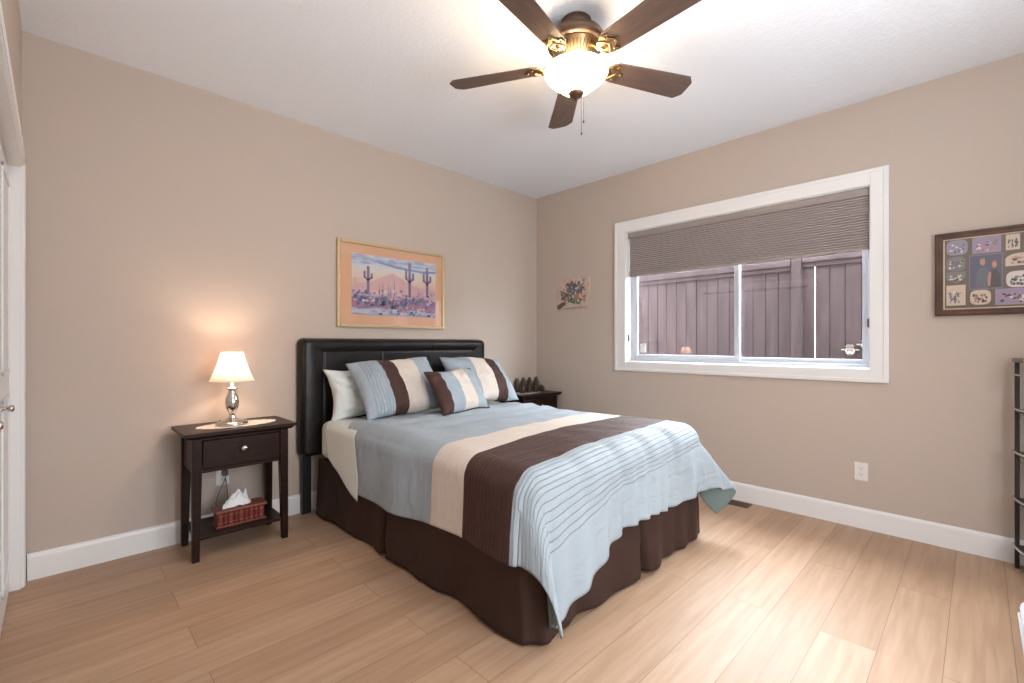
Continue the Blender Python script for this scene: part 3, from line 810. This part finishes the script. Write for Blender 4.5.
# tissue box shaped like a row of books
tb = thing('tissue_box', (-2.905, -.255, .1305), 'cherry wood tissue box shaped like red books on the left nightstand shelf', 'tissue box')
MB().box(-.130, .130, -.060, .060, 0, .010).build('base', M['box_wood'], tb, bevel=.002)
MB().box(-.121, .121, -.044, .052, .010, .082).build('body', M['box_wood'], tb)
MB().box(-.134, .134, -.064, .062, .082, .098).build('lid', M['box_wood'], tb, bevel=.004)
nb_ = 9; wv = .240 / nb_
for k in range(nb_):
    x0 = -.120 + k * wv; pr = [(x0 + wv * (.5 - .47 * math.cos(PI * q / 8)), -.044 - .010 * math.sin(PI * q / 8)) for q in range(9)]
    b = MB().prism(pr, Matrix.Identity(4), .0102, .0815)
    sp_ = b.build('book_spine', M['spine'] if k % 2 else M['spine2'], tb)
    for z in (.024, .066): MB().prism([(x0 + wv * (.5 - .485 * math.cos(PI * q / 8)), -.0445 - .0105 * math.sin(PI * q / 8)) for q in range(9)], Matrix.Identity(4), z, z + .002).build('gilt_band', M['gilt'], sp_)
# crumpled tissue
n = 28; vs = []; fs = []
for i in range(n + 1):
    for j in range(n + 1):
        u, v = i / n * 2 - 1, j / n * 2 - 1; rr = min(1, math.hypot(u, v))
        h = .072 * (1 - rr ** 1.6) * (1 + .5 * noise.noise(Vector((u * 2.5, v * 2.5, 3)))) + .016 * abs(noise.noise(Vector((u * 6, v * 6, 8))))
        h += .05 * math.exp(-((u - .62) / .10) ** 2 - ((v - .3) / .22) ** 2)
        vs.append((u * .072 + .012 * v, v * .036, .0985 + max(0.0005, h)))
for i in range(n):
    for j in range(n): a = i * (n + 1) + j; fs.append((a, a + 1, a + n + 2, a + n + 1))
tag(MB().add([(p[0] + tb.location.x - .012, p[1] + tb.location.y, p[2] + tb.location.z) for p in vs], fs, 0, False).build('tissue', M['tissue'], solid=(.001, 1)),
    'crumpled white tissue pulled out on top of the book-shaped tissue box', 'tissue')

# pinecones
def cone_mesh(h, r):
    b = MB(); b.lathe([(0, 0), (r * .5, h * .05), (r * .62, h * .3), (r * .5, h * .65), (r * .2, h * .92), (0, h * .97)], 12)
    k = 0; N = 44
    for k in range(N):
        f_ = k / N; a = k * 2.39996; z = h * (.04 + .92 * f_); rad = r * (math.sin(PI * (.22 + .74 * f_)) ** .8)
        L_ = rad; wd = r * .36 * (1 - .5 * f_); up = h * .05
        c, s_ = math.cos(a), math.sin(a)
        def P(rr, tt, zz): return (c * rr - s_ * tt, s_ * rr + c * tt, zz)
        vs = [P(L_ * .25, -wd * .4, z), P(L_ * .25, wd * .4, z), P(L_ * .85, wd, z + up * .4), P(L_ * 1.02, 0, z + up), P(L_ * .85, -wd, z + up * .4),
              P(L_ * .25, 0, z - h * .03), P(L_ * .95, 0, z + up * .1 - h * .025)]
        b.add(vs, [(0, 1, 2, 3, 4), (0, 5, 1), (1, 5, 6, 2), (2, 6, 3), (3, 6, 4), (4, 6, 5, 0)])
    return b
GZ = .7046
c0 = cone_mesh(.150, .046).build('pinecone', M['cone']); c1 = cone_mesh(.070, .040).build('pinecone', M['cone'])
c0['group'] = c1['group'] = 'pinecones on the right nightstand'; c0['category'] = c1['category'] = 'pinecone'
ordn = ['leftmost', 'second from left', 'third from left', 'rightmost']
for k in range(4):
    x = -.490 + k * .092
    a = c0 if k == 0 else c0.copy(); c = c1 if k == 0 else c1.copy()
    if k: COL.objects.link(a); COL.objects.link(c)
    a.location = (x, -.185, GZ); a.rotation_euler = (0, 0, k * 1.3); a['label'] = 'tall dark brown pinecone standing in the back row on the nightstand, ' + ordn[k]
    c.location = (x - .006, -.268, GZ); c.rotation_euler = (0, 0, k * 2.1 + .4); c['label'] = 'short dark brown pinecone in the front row on the nightstand, ' + ordn[k]

# ------------------------------------------------------------------ framed desert picture on the back wall
PX0, PX1, PZ0, PZ1 = -2.206, -1.234, 1.308, 1.966
pc = thing('framed_painting', ((PX0 + PX1) / 2, 0, (PZ0 + PZ1) / 2), 'gold framed desert cactus painting with peach mat above the headboard', 'picture')
b = MB()
fw, fd = .024, .030
b.box(PX0, PX0 + fw, -fd, -.002, PZ0, PZ1); b.box(PX1 - fw, PX1, -fd, -.002, PZ0, PZ1); b.box(PX0 + fw, PX1 - fw, -fd, -.002, PZ0, PZ0 + fw); b.box(PX0 + fw, PX1 - fw, -fd, -.002, PZ1 - fw, PZ1)
rel(b, pc).build('frame', M['gold'], pc, bevel=.005)
rel(MB().box(PX0 + .02, PX1 - .02, -.012, -.004, PZ0 + .02, PZ1 - .02), pc).build('mat', M['mat_peach'], pc)
rel(MB().box(PX0 + .02, PX1 - .02, -.0185, -.0170, PZ0 + .02, PZ1 - .02), pc).build('glass', M['picture_glass'], pc)
AX0, AX1, AZ0, AZ1 = -2.09, -1.324, 1.406, 1.872
def art_mat():
    m = bpy.data.materials.new('desert_watercolour'); m.use_nodes = True; nt = m.node_tree; b = nt.nodes['Principled BSDF']; N = nt.nodes.new; L = nt.links.new
    g = N('ShaderNodeTexCoord'); sp = N('ShaderNodeSeparateXYZ'); L(g.outputs['Generated'], sp.inputs[0])
    n = N('ShaderNodeTexNoise'); n.inputs['Scale'].default_value = 6; n.inputs['Detail'].default_value = 6
    mp = N('ShaderNodeMapping'); mp.inputs['Scale'].default_value = (1, 1, 3); L(g.outputs['Generated'], mp.inputs[0]); L(mp.outputs[0], n.inputs['Vector'])
    a = N('ShaderNodeMath'); a.operation = 'MULTIPLY_ADD'; a.inputs[1].default_value = .34; L(n.outputs['Fac'], a.inputs[0]); L(sp.outputs['Z'], a.inputs[2])
    s = N('ShaderNodeMath'); s.operation = 'SUBTRACT'; s.inputs[1].default_value = .17; L(a.outputs[0], s.inputs[0])
    cr = N('ShaderNodeValToRGB'); e = cr.color_ramp.elements
    st = [(0, (150, 150, 180)), (.06, (190, 195, 205)), (.12, (150, 120, 150)), (.20, (176, 120, 135)), (.26, (120, 110, 150)), (.34, (200, 160, 165)), (.44, (208, 172, 165)), (.55, (214, 185, 172)), (.66, (216, 198, 182)), (.76, (210, 205, 198)), (.86, (196, 201, 210)), (.92, (150, 163, 196)), (1.0, (205, 209, 216))]
    for i, (p, c) in enumerate(st):
        q = e[i] if i < 2 else e.new(p); q.position = p; q.color = srgb(*c)
    L(s.outputs[0], cr.inputs[0]); L(cr.outputs[0], b.inputs['Base Color']); b.inputs['Roughness'].default_value = .8
    return m
M['art'] = art_mat()
M['p_violet'] = mat('paint_violet', srgb(132, 116, 150), .8); M['p_dark'] = mat('paint_slate', srgb(75, 90, 120), .8); M['p_rose'] = mat('paint_rose', srgb(206, 168, 168), .8)
M['p_green'] = mat('paint_teal', srgb(90, 120, 125), .8); M['p_pale'] = mat('paint_pale', srgb(205, 200, 215), .8); M['p_blue'] = mat('paint_blue', srgb(130, 145, 190), .8)
b = MB().box(AX0, AX1, -.0135, -.0121, AZ0, AZ1)
AW, AH = AX1 - AX0, AZ1 - AZ0
def ap(poly, m, lay): 
    R = Matrix(((AW, 0, 0, AX0), (0, 0, -1, 0), (0, AH, 0, AZ0), (0, 0, 0, 1)))
    b.prism(poly, R, .0136 + lay * .00006, .0138 + lay * .00006, m)
rnd = random.Random(4)
ap([(0, .50), (.12, .54), (.22, .56), (.34, .66), (.46, .74), (.55, .67), (.66, .58), (.80, .52), (1, .50), (1, .42), (0, .42)], 3, 0)
ap([(.2, .92), (.5, .87), (.8, .84), (1, .86), (1, .82), (.8, .80), (.5, .83), (.3, .88)], 6, 0)
def cactus(x, z0, z1, w, m=1):
    ap([(x - w, z0), (x + w, z0), (x + w, z1 - w), (x, z1), (x - w, z1 - w)], m, 2)
    zm = z0 + (z1 - z0) * .45
    for sx, hh in ((-1, .78), (1, .70)):
        xa = x + sx * w * 2.6; zt_ = z0 + (z1 - z0) * hh
        ap([(x, zm - w * 1.5), (xa, zm + w * 2.5), (xa, zm + w * 5), (x, zm + w)][::sx], m, 2)
        ap([(xa - w * .8, zm + w * 2), (xa + w * .8, zm + w * 2), (xa + w * .8, zt_), (xa, zt_ + w), (xa - w * .8, zt_)], m, 2)
cactus(.175, .38, .82, .015); cactus(.660, .34, .96, .017); cactus(.885, .36, .92, .017); cactus(.035, .42, .62, .006, 3); 
for (x, z0, z1) in ((.30, .35, .52), (.34, .33, .55), (.40, .34, .54), (.475, .34, .66), (.43, .33, .50), (.77, .36, .48)):
    ap([(x - .007, z0), (x + .007, z0), (x + .002, z1), (x - .002, z1)], 1, 2)
for k in range(230):
    x = rnd.random(); z = rnd.uniform(.02, .44) if x > .3 else rnd.uniform(.15, .40); r = rnd.uniform(.010, .034)
    m = rnd.choice([1, 2, 2, 4, 3, 5, 6, 1])
    pl = [(x + r * rnd.uniform(.5, 1.1) * math.cos(a) * .8, z + r * rnd.uniform(.4, 1.1) * math.sin(a)) for a in [2 * PI * q / 9 for q in range(9)]]
    pl = [(min(.995, max(.005, p)), min(.995, max(.005, q))) for p, q in pl]
    ap(pl, m, 1 + k * .02)
for k in range(44):   # agave blades
    a = math.radians(rnd.uniform(15, 165)); cx_, cz_ = rnd.choice([(.34, .16), (.44, .12), (.60, .14)]); l_ = rnd.uniform(.12, .26)
    dx, dz_ = math.cos(a) * l_ * .6, math.sin(a) * l_; 
    ap([(cx_ - .008, cz_), (cx_ + .008, cz_), (cx_ + dx, cz_ + dz_)], rnd.choice([1, 2, 4, 6]), 4.5)
rel(b, pc).build('painting', [M['art'], M['p_violet'], M['p_dark'], M['p_rose'], M['p_green'], M['p_pale'], M['p_blue']], pc)

# small unframed plaque with painted figures on the right wall
py0, py1, pz0, pz1 = -.702, -.289, 1.525, 1.842
sp = thing('art_plaque', (0, (py0 + py1) / 2, (pz0 + pz1) / 2), 'small square painted plaque with busy garden figures left of the window', 'plaque')
M['plaque'] = mat('plaque_paint', (.4, .3, .25, 1), .6, var=(16, srgb(178, 160, 150), srgb(205, 180, 165)))
rel(MB().box(-.012, -.001, py0, py1, pz0, pz1), sp).build('panel', M['plaque'], sp, bevel=.006)
b = MB(); rnd = random.Random(11)
cols = [srgb(95, 85, 80), srgb(110, 115, 120), srgb(175, 110, 105), srgb(90, 120, 95), srgb(200, 195, 195), srgb(125, 105, 90), srgb(165, 130, 120)]
pm = [mat('plaque_colour_%d' % i, c, .7) for i, c in enumerate(cols)]
def wallx(y0, y1, z0, z1):   # unit square on x=const wall facing -x, u runs from left (y1) to right (y0)
    return Matrix(((0, 0, -1, 0), (-(y1 - y0), 0, 0, y1), (0, z1 - z0, 0, z0), (0, 0, 0, 1)))
R = wallx(py0, py1, pz0, pz1)
for k in range(260):
    t_ = rnd.random(); u = .5 + rnd.gauss(0, .23); v = .52 + rnd.gauss(0, .22) + (u - .5) * .25; r = rnd.uniform(.02, .065)
    mi = rnd.choice([0, 1, 2, 3, 4, 5, 6, 0, 1])
    if .5 < u < .75 and v < .3: mi = 3
    if u > .55 and .3 < v < .5: mi = 2
    if not (.15 < u < .87 and .14 < v < .88): continue
    b.prism([(u + r * rnd.uniform(.4, 1) * math.cos(a), v + r * rnd.uniform(.5, 1.3) * math.sin(a)) for a in [2 * PI * q / 7 for q in range(7)]], R, .0122, .0124 + k * .00001, mi)
rel(b, sp).build('painted_figures', pm, sp)
b = MB()
b.prism([(.02, .06), (.10, .02), (.28, .16), (.24, .26), (.04, .16)], R, .0122, .0145, 0)
rel(b, sp).build('dark_corner_patch', pm, sp)
b = MB(); b.prism([(.22, .03), (.90, .05), (.90, .065), (.22, .045)], R, .0122, .0143, 0)
rel(b, sp).build('painted_line', pm, sp)

# collage frame
cy0, cy1, cz0, cz1 = -4.10, -3.166, 1.343, 1.820
cf = thing('photo_collage_frame', (0, (cy0 + cy1) / 2, (cz0 + cz1) / 2), 'dark wood collage frame of family photos at the right edge of the picture', 'photo frame')
b = MB(); fw = .036; fd = .028
b.box(-fd, -.002, cy0, cy0 + fw, cz0, cz1); b.box(-fd, -.002, cy1 - fw, cy1, cz0, cz1); b.box(-fd, -.002, cy0 + fw, cy1 - fw, cz0, cz0 + fw); b.box(-fd, -.002, cy0 + fw, cy1 - fw, cz1 - fw, cz1)
frame_rect(b, -fd - .006, -fd, cy0 + .004, cy1 - .004, cz0 + .004, cz1 - .004, .012)
rel(b, cf).build('frame', M['frame_wood'], cf, bevel=.004)
b = MB(); frame_rect(b, -.020, -.012, cy0 + fw, cy1 - fw, cz0 + fw, cz1 - fw, .006)
rel(b, cf).build('inner_lip', mat('cream_bevel', (.62, .48, .33, 1), .5), cf)
rel(MB().box(-.012, -.004, cy0 + fw, cy1 - fw, cz0 + fw, cz1 - fw), cf).build('mat', M['mat_taupe'], cf)
rel(MB().box(-.0178, -.0168, cy0 + fw, cy1 - fw, cz0 + fw, cz1 - fw), cf).build('glass', M['picture_glass'], cf)
pal = {k: mat('photo_' + k, srgb(*c), .6) for k, c in dict(sky=(142, 138, 158), lilac=(150, 134, 160), white=(215, 205, 200), grey=(120, 115, 120), dark=(60, 52, 55), navy=(75, 80, 105), skin=(185, 135, 115), pink=(180, 125, 140), red=(165, 80, 65), green=(105, 105, 85), cream=(205, 185, 165), slate=(90, 95, 110)).items()}
pk = list(pal.keys()); pml = [pal[k] for k in pk]
# photo layout measured in metres from the frame's top-left corner: u right, v down, w, h, shape, base colour, accents
U = lambda x_: x_ ; 
lay = [(.049, .045, .088, .086, 'o', 'sky', ['lilac', 'slate', 'white', 'grey']), (.155, .041, .112, .092, 'r', 'lilac', ['pink', 'white', 'navy', 'grey']), (.284, .046, .052, .084, 'r', 'cream', ['dark', 'slate']),
       (.049, .139, .078, .083, 'o', 'grey', ['white', 'dark', 'green', 'slate']), (.049, .226, .079, .066, 'h', 'grey', ['cream', 'white', 'dark']), (.049, .302, .079, .116, 'r', 'cream', ['grey', 'white', 'slate']),
       (.146, .145, .123, .183, 'c', 'navy', []), (.282, .149, .110, .068, 'a', 'cream', ['dark', 'skin', 'grey']), (.285, .245, .105, .088, 'o', 'white', ['dark', 'navy', 'grey']),
       (.146, .337, .082, .082, 'o', 'cream', ['red', 'dark', 'grey']), (.244, .337, .140, .088, 'r', 'lilac', ['white', 'pink', 'dark', 'navy']),
       (.350, .046, .120, .084, 'r', 'sky', ['white', 'green']), (.490, .050, .110, .110, 'o', 'cream', ['dark', 'skin']), (.420, .160, .140, .120, 'r', 'lilac', ['navy', 'pink']), (.590, .180, .150, .110, 'r', 'sky', ['red', 'white']), (.410, .310, .110, .100, 'o', 'grey', ['white', 'pink']), (.560, .320, .180, .085, 'r', 'slate', ['white', 'skin'])]
lay = [(a, b2, w, h, *r) for a, b2, w, h, *r in lay]
for (u, v, w, h, shp, base, acc) in lay:
    b = MB(); R = wallx(cy1 - u - w, cy1 - u, cz1 - v - h, cz1 - v)
    if shp == 'o': poly = [(.5 + .5 * math.copysign(abs(math.cos(a)) ** .6, math.cos(a)), .5 + .5 * math.copysign(abs(math.sin(a)) ** .6, math.sin(a))) for a in [2 * PI * q / 28 for q in range(28)]]
    elif shp == 'a': poly = [(0, 0), (1, 0), (1, .5)] + [(.5 + .5 * math.cos(PI * q / 12), .5 + .5 * math.sin(PI * q / 12)) for q in range(1, 12)] + [(0, .5)]
    elif shp == 'h': poly = [(0, 1), (0, .5), (.3, .15), (.5, 0), (.7, .15), (1, .5), (1, 1)]
    else: poly = [(0, 0), (1, 0), (1, 1), (0, 1)]
    b.prism(poly, R, .0122, .0130, pk.index(base))
    if shp == 'c':      # the central couple, seated close together
        frame = [(-.03, -.03, 1.03, 0), (-.03, 1, 1.03, 1.03), (-.03, 0, 0, 1), (1, 0, 1.03, 1)]
        for f_ in frame: b.prism([(f_[0], f_[1]), (f_[2], f_[1]), (f_[2], f_[3]), (f_[0], f_[3])], R, .0122, .0134, pk.index('grey'))
        def el(cx_, cy_, rx, ry, c, d): b.prism([(cx_ + rx * math.cos(a), cy_ + ry * math.sin(a)) for a in [2 * PI * q / 18 for q in range(18)]], R, .0131, d, pk.index(c))
        b.prism([(.18, .01), (.20, .45), (.32, .62), (.48, .64), (.60, .48), (.66, .01)], R, .0131, .0135, pk.index('slate'))
        b.prism([(.58, .01), (.60, .40), (.70, .55), (.84, .54), (.95, .38), (.97, .01)], R, .0131, .0137, pk.index('dark'))
        el(.40, .79, .085, .10, 'skin', .0138); el(.40, .86, .09, .06, 'grey', .0137); el(.77, .69, .075, .095, 'skin', .0139); el(.77, .75, .09, .08, 'red', .0138)
        b.prism([(.56, .30), (.62, .50), (.68, .46), (.64, .05), (.58, .05)], R, .0131, .0140, pk.index('skin'))
    else:
        rnd = random.Random(int(u * 1000 + v * 7777))
        for k in range(34):
            x_ = rnd.uniform(.16, .84); y_ = rnd.uniform(.14, .68); r_ = rnd.uniform(.03, .11)
            b.prism([(x_ + r_ * math.cos(a) * .8 * rnd.uniform(.6, 1.1), y_ + r_ * math.sin(a) * rnd.uniform(.6, 1.1)) for a in [2 * PI * q / 8 for q in range(8)]], R, .0131, .0132 + k * .00003, pk.index(rnd.choice(acc)))
    rel(b, cf).build('photo', pml, cf)

# ------------------------------------------------------------------ ceiling fan
def zz(z): return 1.184 + (z - 1.184) * SC
fan = thing('ceiling_fan', (FANX, FANY, H), 'brown five blade ceiling fan with brass trim and lit frosted bowl', 'ceiling fan')
def fz(z): return zz(z) - H
MB().lathe([(.072, 0), (.074, -.006), (.074, -.034), (.068, -.040), (.066, -.046), (.072, -.050)], 40).build('canopy', M['bronze'], fan)
MB().lathe([(.072, -.046), (.092, -.052), (.125, -.070), (.138, -.092), (.138, -.118), (.132, -.124), (.112, -.128)], 48).build('motor_housing', M['bronze'], fan)
b = MB().lathe([(.113, -.126), (.116, -.131), (.112, -.136), (.100, -.150), (.080, -.178), (.066, -.192), (.060, -.198), (.046, -.202)], 60)
vent = b.build('vent_bell', M['brass'], fan)
b = MB()
for k in range(36):
    a = 2 * PI * k / 36; c, s = math.cos(a), math.sin(a)
    def Q(r, t, z): return (c * r - s * t, s * r + c * t, z)
    b.add([Q(.1065, -.0022, -.144), Q(.1065, .0022, -.144), Q(.0765, .0016, -.184), Q(.0765, -.0016, -.184), Q(.1015, -.0022, -.143), Q(.1015, .0022, -.143), Q(.0725, .0016, -.182), Q(.0725, -.0016, -.182)],
          [(0, 1, 2, 3), (7, 6, 5, 4), (0, 4, 5, 1), (1, 5, 6, 2), (2, 6, 7, 3), (3, 7, 4, 0)])
b.build('vent_slots', M['slot'], vent)
MB().lathe([(.044, -.200), (.046, -.214), (.060, -.220), (.062, -.232), (.040, -.238), (.030, -.246)], 40).build('light_fitter', M['brass'], fan)
# bowl
zr = fz(2.478)
m = bpy.data.materials.new('frosted_bowl'); m.use_nodes = True; nt_ = m.node_tree; nt_.nodes.clear()
o_ = nt_.nodes.new('ShaderNodeOutputMaterial'); ad_ = nt_.nodes.new('ShaderNodeAddShader'); em_ = nt_.nodes.new('ShaderNodeEmission'); tr_ = nt_.nodes.new('ShaderNodeBsdfTranslucent')
em_.inputs[0].default_value = (1, .78, .52, 1); em_.inputs[1].default_value = 9.0; tr_.inputs[0].default_value = (.8, .7, .55, 1)
nt_.links.new(em_.outputs[0], ad_.inputs[0]); nt_.links.new(tr_.outputs[0], ad_.inputs[1]); nt_.links.new(ad_.outputs[0], o_.inputs[0])
prof = [(.150, zr + .004), (.153, zr - .002), (.151, zr - .012), (.138, zr - .032), (.118, zr - .050), (.094, zr - .066), (.078, zr - .082), (.058, zr - .096), (.034, zr - .103)]
vs = []; fs = []; n = 64
for r_, z in prof:
    for k in range(n): a = 2 * PI * k / n; vs.append((r_ * math.cos(a), r_ * math.sin(a), z))
for i in range(len(prof) - 1):
    for k in range(n): fs.append((i * n + k, i * n + (k + 1) % n, (i + 1) * n + (k + 1) % n, (i + 1) * n + k))
MB().add(vs, fs, 0, True).build('glass_bowl', m, fan)
MB().lathe([(.006, -.24), (.006, zr - .10)], 10).build('centre_rod', M['brass'], fan)
MB().lathe([(.036, zr - .100), (.038, zr - .106), (.032, zr - .118), (.016, zr - .128), (.007, zr - .134), (.006, zr - .142), (0, zr - .146)], 28).build('finial', M['bronze'], fan)
for (dx, dy, l_) in ((.030, -.022, .125), (.010, -.024, .19)):
    ch = MB().tube([(dx, dy, zr - .11), (dx, dy, zr - .11 - l_)], .0011, 6)
    co = ch.build('pull_chain', M['bronze'], fan)
    MB().lathe([(0, 0), (.004, .004), (.004, .012), (0, .016)], 10, (dx, dy, zr - .11 - l_ - .012)).build('chain_fob', M['bronze'], co)
# bulbs
for k in range(3):
    a = 2 * PI * k / 3 + .3
    MB().lathe([(0, -.022), (.018, -.018), (.024, 0), (.018, .018), (.009, .026), (.009, .040), (0, .040)], 16, (.075 * math.cos(a), .075 * math.sin(a), zr - .004)).build('bulb', M['bulb'], fan)
lamp('fan_light', 'POINT', (FANX, FANY, H + zr + .012), 46, (1.0, .78, .54), shadow_soft_size=.085)
# blades
bz = fz(2.505); A0 = 2.067; RB = .65
def blade():
    r0, r1 = .185, RB; w0, w1 = .060, .076
    poly = [(r0, -w0 * .75), (r0 + .03, -w0), (r1 - .035, -w1), (r1 - .006, -w1 + .028), (r1, -w1 + .040), (r1, w1 - .040), (r1 - .006, w1 - .028), (r1 - .035, w1), (r0 + .03, w0), (r0, w0 * .75)]
    return MB().prism(poly, Matrix.Rotation(math.radians(-13), 4, 'X'), -.003, .003)
for k in range(5):
    a = A0 - k * 2 * PI / 5
    bl = blade().build('blade', M['blade'], fan, bevel=.0015); bl.location = (0, 0, bz + .008); bl.rotation_euler = (0, 0, a)
    ib = MB(); Rx = Matrix.Rotation(math.radians(-13), 4, 'X')
    # ornate arm: forked scroll plate under the blade root and a stem to the motor
    ib.tube([(.085, 0, .055), (.115, 0, .040), (.14, 0, .010), (.165, 0, -.006), (.19, 0, -.008)], [.012, .011, .010, .012, .009], 10)
    out = [(.150, -.014), (.175, -.040), (.200, -.052), (.232, -.046), (.222, -.030), (.240, -.014), (.262, 0), (.240, .014), (.222, .030), (.232, .046), (.200, .052), (.175, .040), (.150, .014)]
    ib.prism(out, Rx, -.0085, -.0035)
    for (x_, y_) in ((.212, -.036), (.212, .036), (.242, 0)):
        ib.lathe([(0, -.013), (.005, -.012), (.006, -.0085)], 10, (0, 0, 0), M=Rx @ Matrix.Translation((x_, y_, 0)))
    for s in (-1, 1):
        ib.tube([Rx @ Vector((.155 + .008 * q, s * (.016 + .022 * math.sin(q * .55)), -.010)) for q in range(9)], .0035, 6)
    io = ib.build('blade_arm', M['brass'], bl, bevel=0); io.location = (0, 0, 0)

# ------------------------------------------------------------------ floor register
fr_ = thing('floor_register', (-.10, -2.03, 0), 'brown slatted floor heating register by the baseboard under the window', 'floor vent')
b = MB(); frame_rect_h = [(-.055, .055, -.15, -.137), (-.055, .055, .137, .15), (-.055, -.042, -.137, .137), (.042, .055, -.137, .137)]
for q in frame_rect_h: b.box(q[0], q[1], q[2], q[3], .0004, .005)
b.build('frame', M['register'], fr_, bevel=.001)
b = MB()
for k in range(22): y = -.132 + k * .0125; b.box(-.042, .042, y, y + .005, .0012, .004)
b.build('slats', M['register'], fr_); MB().box(-.042, .042, -.137, .137, .0003, .0010).build('dark_well', M['slot'], fr_)

# ------------------------------------------------------------------ half-round shelf stand at the right edge
st = thing('shelf_stand', (-.045, -3.765, 0), 'black half-round tiered shelf stand with silver rims at the right edge', 'shelf stand')
RS = .26
for y in (-3.498, -4.010):
    rel(MB().box(-.088, -.050, y, y + .018 if y > -3.7 else y + .018, 0, 1.085), st).build('post', M['black'], st, bevel=.004)
def half(z, r, th_, depth=.34):
    return [(-.050 - depth * math.sin(PI * q / 24), -3.743 + r * math.cos(PI * q / 24), z) for q in range(25)]
for i, z in enumerate((.105, .355, .60, .825)):
    pl = half(0, RS, 0)
    b = MB().prism([(p[0], p[1]) for p in pl], Matrix.Identity(4), z, z + .012)
    s = rel(b, st).build('shelf', M['black'], st)
    b = MB().tube([(p[0], p[1], z + .016) for p in half(0, RS + .006, 0, .346)], .006, 8); b.tube([(p[0], p[1], z - .03) for p in half(0, RS - .01, 0, .33)], .004, 8)
    rel(b, st).build('silver_rim', M['silver'], st)
b = MB().prism([(p[0], p[1]) for p in half(0, RS + .012, 0, .355)], Matrix.Identity(4), 1.085, 1.108)
rel(b, st).build('top_board', mat('taupe_board', (.16, .115, .095, 1), .4), st, bevel=.004)
b = MB().tube([(p[0], p[1], 1.02) for p in half(0, RS + .002, 0, .34)], .006, 8); rel(b, st).build('silver_rim', M['silver'], st)

# white upholstered footstool cut by the right edge
fs_ = thing('footstool', (-1.315, -3.713, 0), 'white fabric footstool with piped cushion at the lower right edge', 'footstool')
rbox(MB(), -.25, .25, -.25, .25, .05, .180, .03).build('body', M['white_fabric'], fs_); fs_.scale = (1, 1, .84)
rbox(MB(), -.258, .258, -.258, .258, .180, .262, .038).build('cushion', M['white_fabric'], fs_)
MB().tube([(a_, b_, .182) for a_, b_ in ([(-.25 + .5 * k / 12, -.257) for k in range(13)] + [(.257, -.25 + .5 * k / 12) for k in range(13)] + [(.25 - .5 * k / 12, .257) for k in range(13)] + [(-.257, .25 - .5 * k / 12) for k in range(13)])], .006, 6, closed=True).build('piping', M['white_fabric'], fs_)
for sx in (-1, 1):
    for sy in (-1, 1): MB().lathe([(.016, 0), (.022, .055)], 14, (sx * .20, sy * .20, 0)).build('leg', M['dark_wood'], fs_)
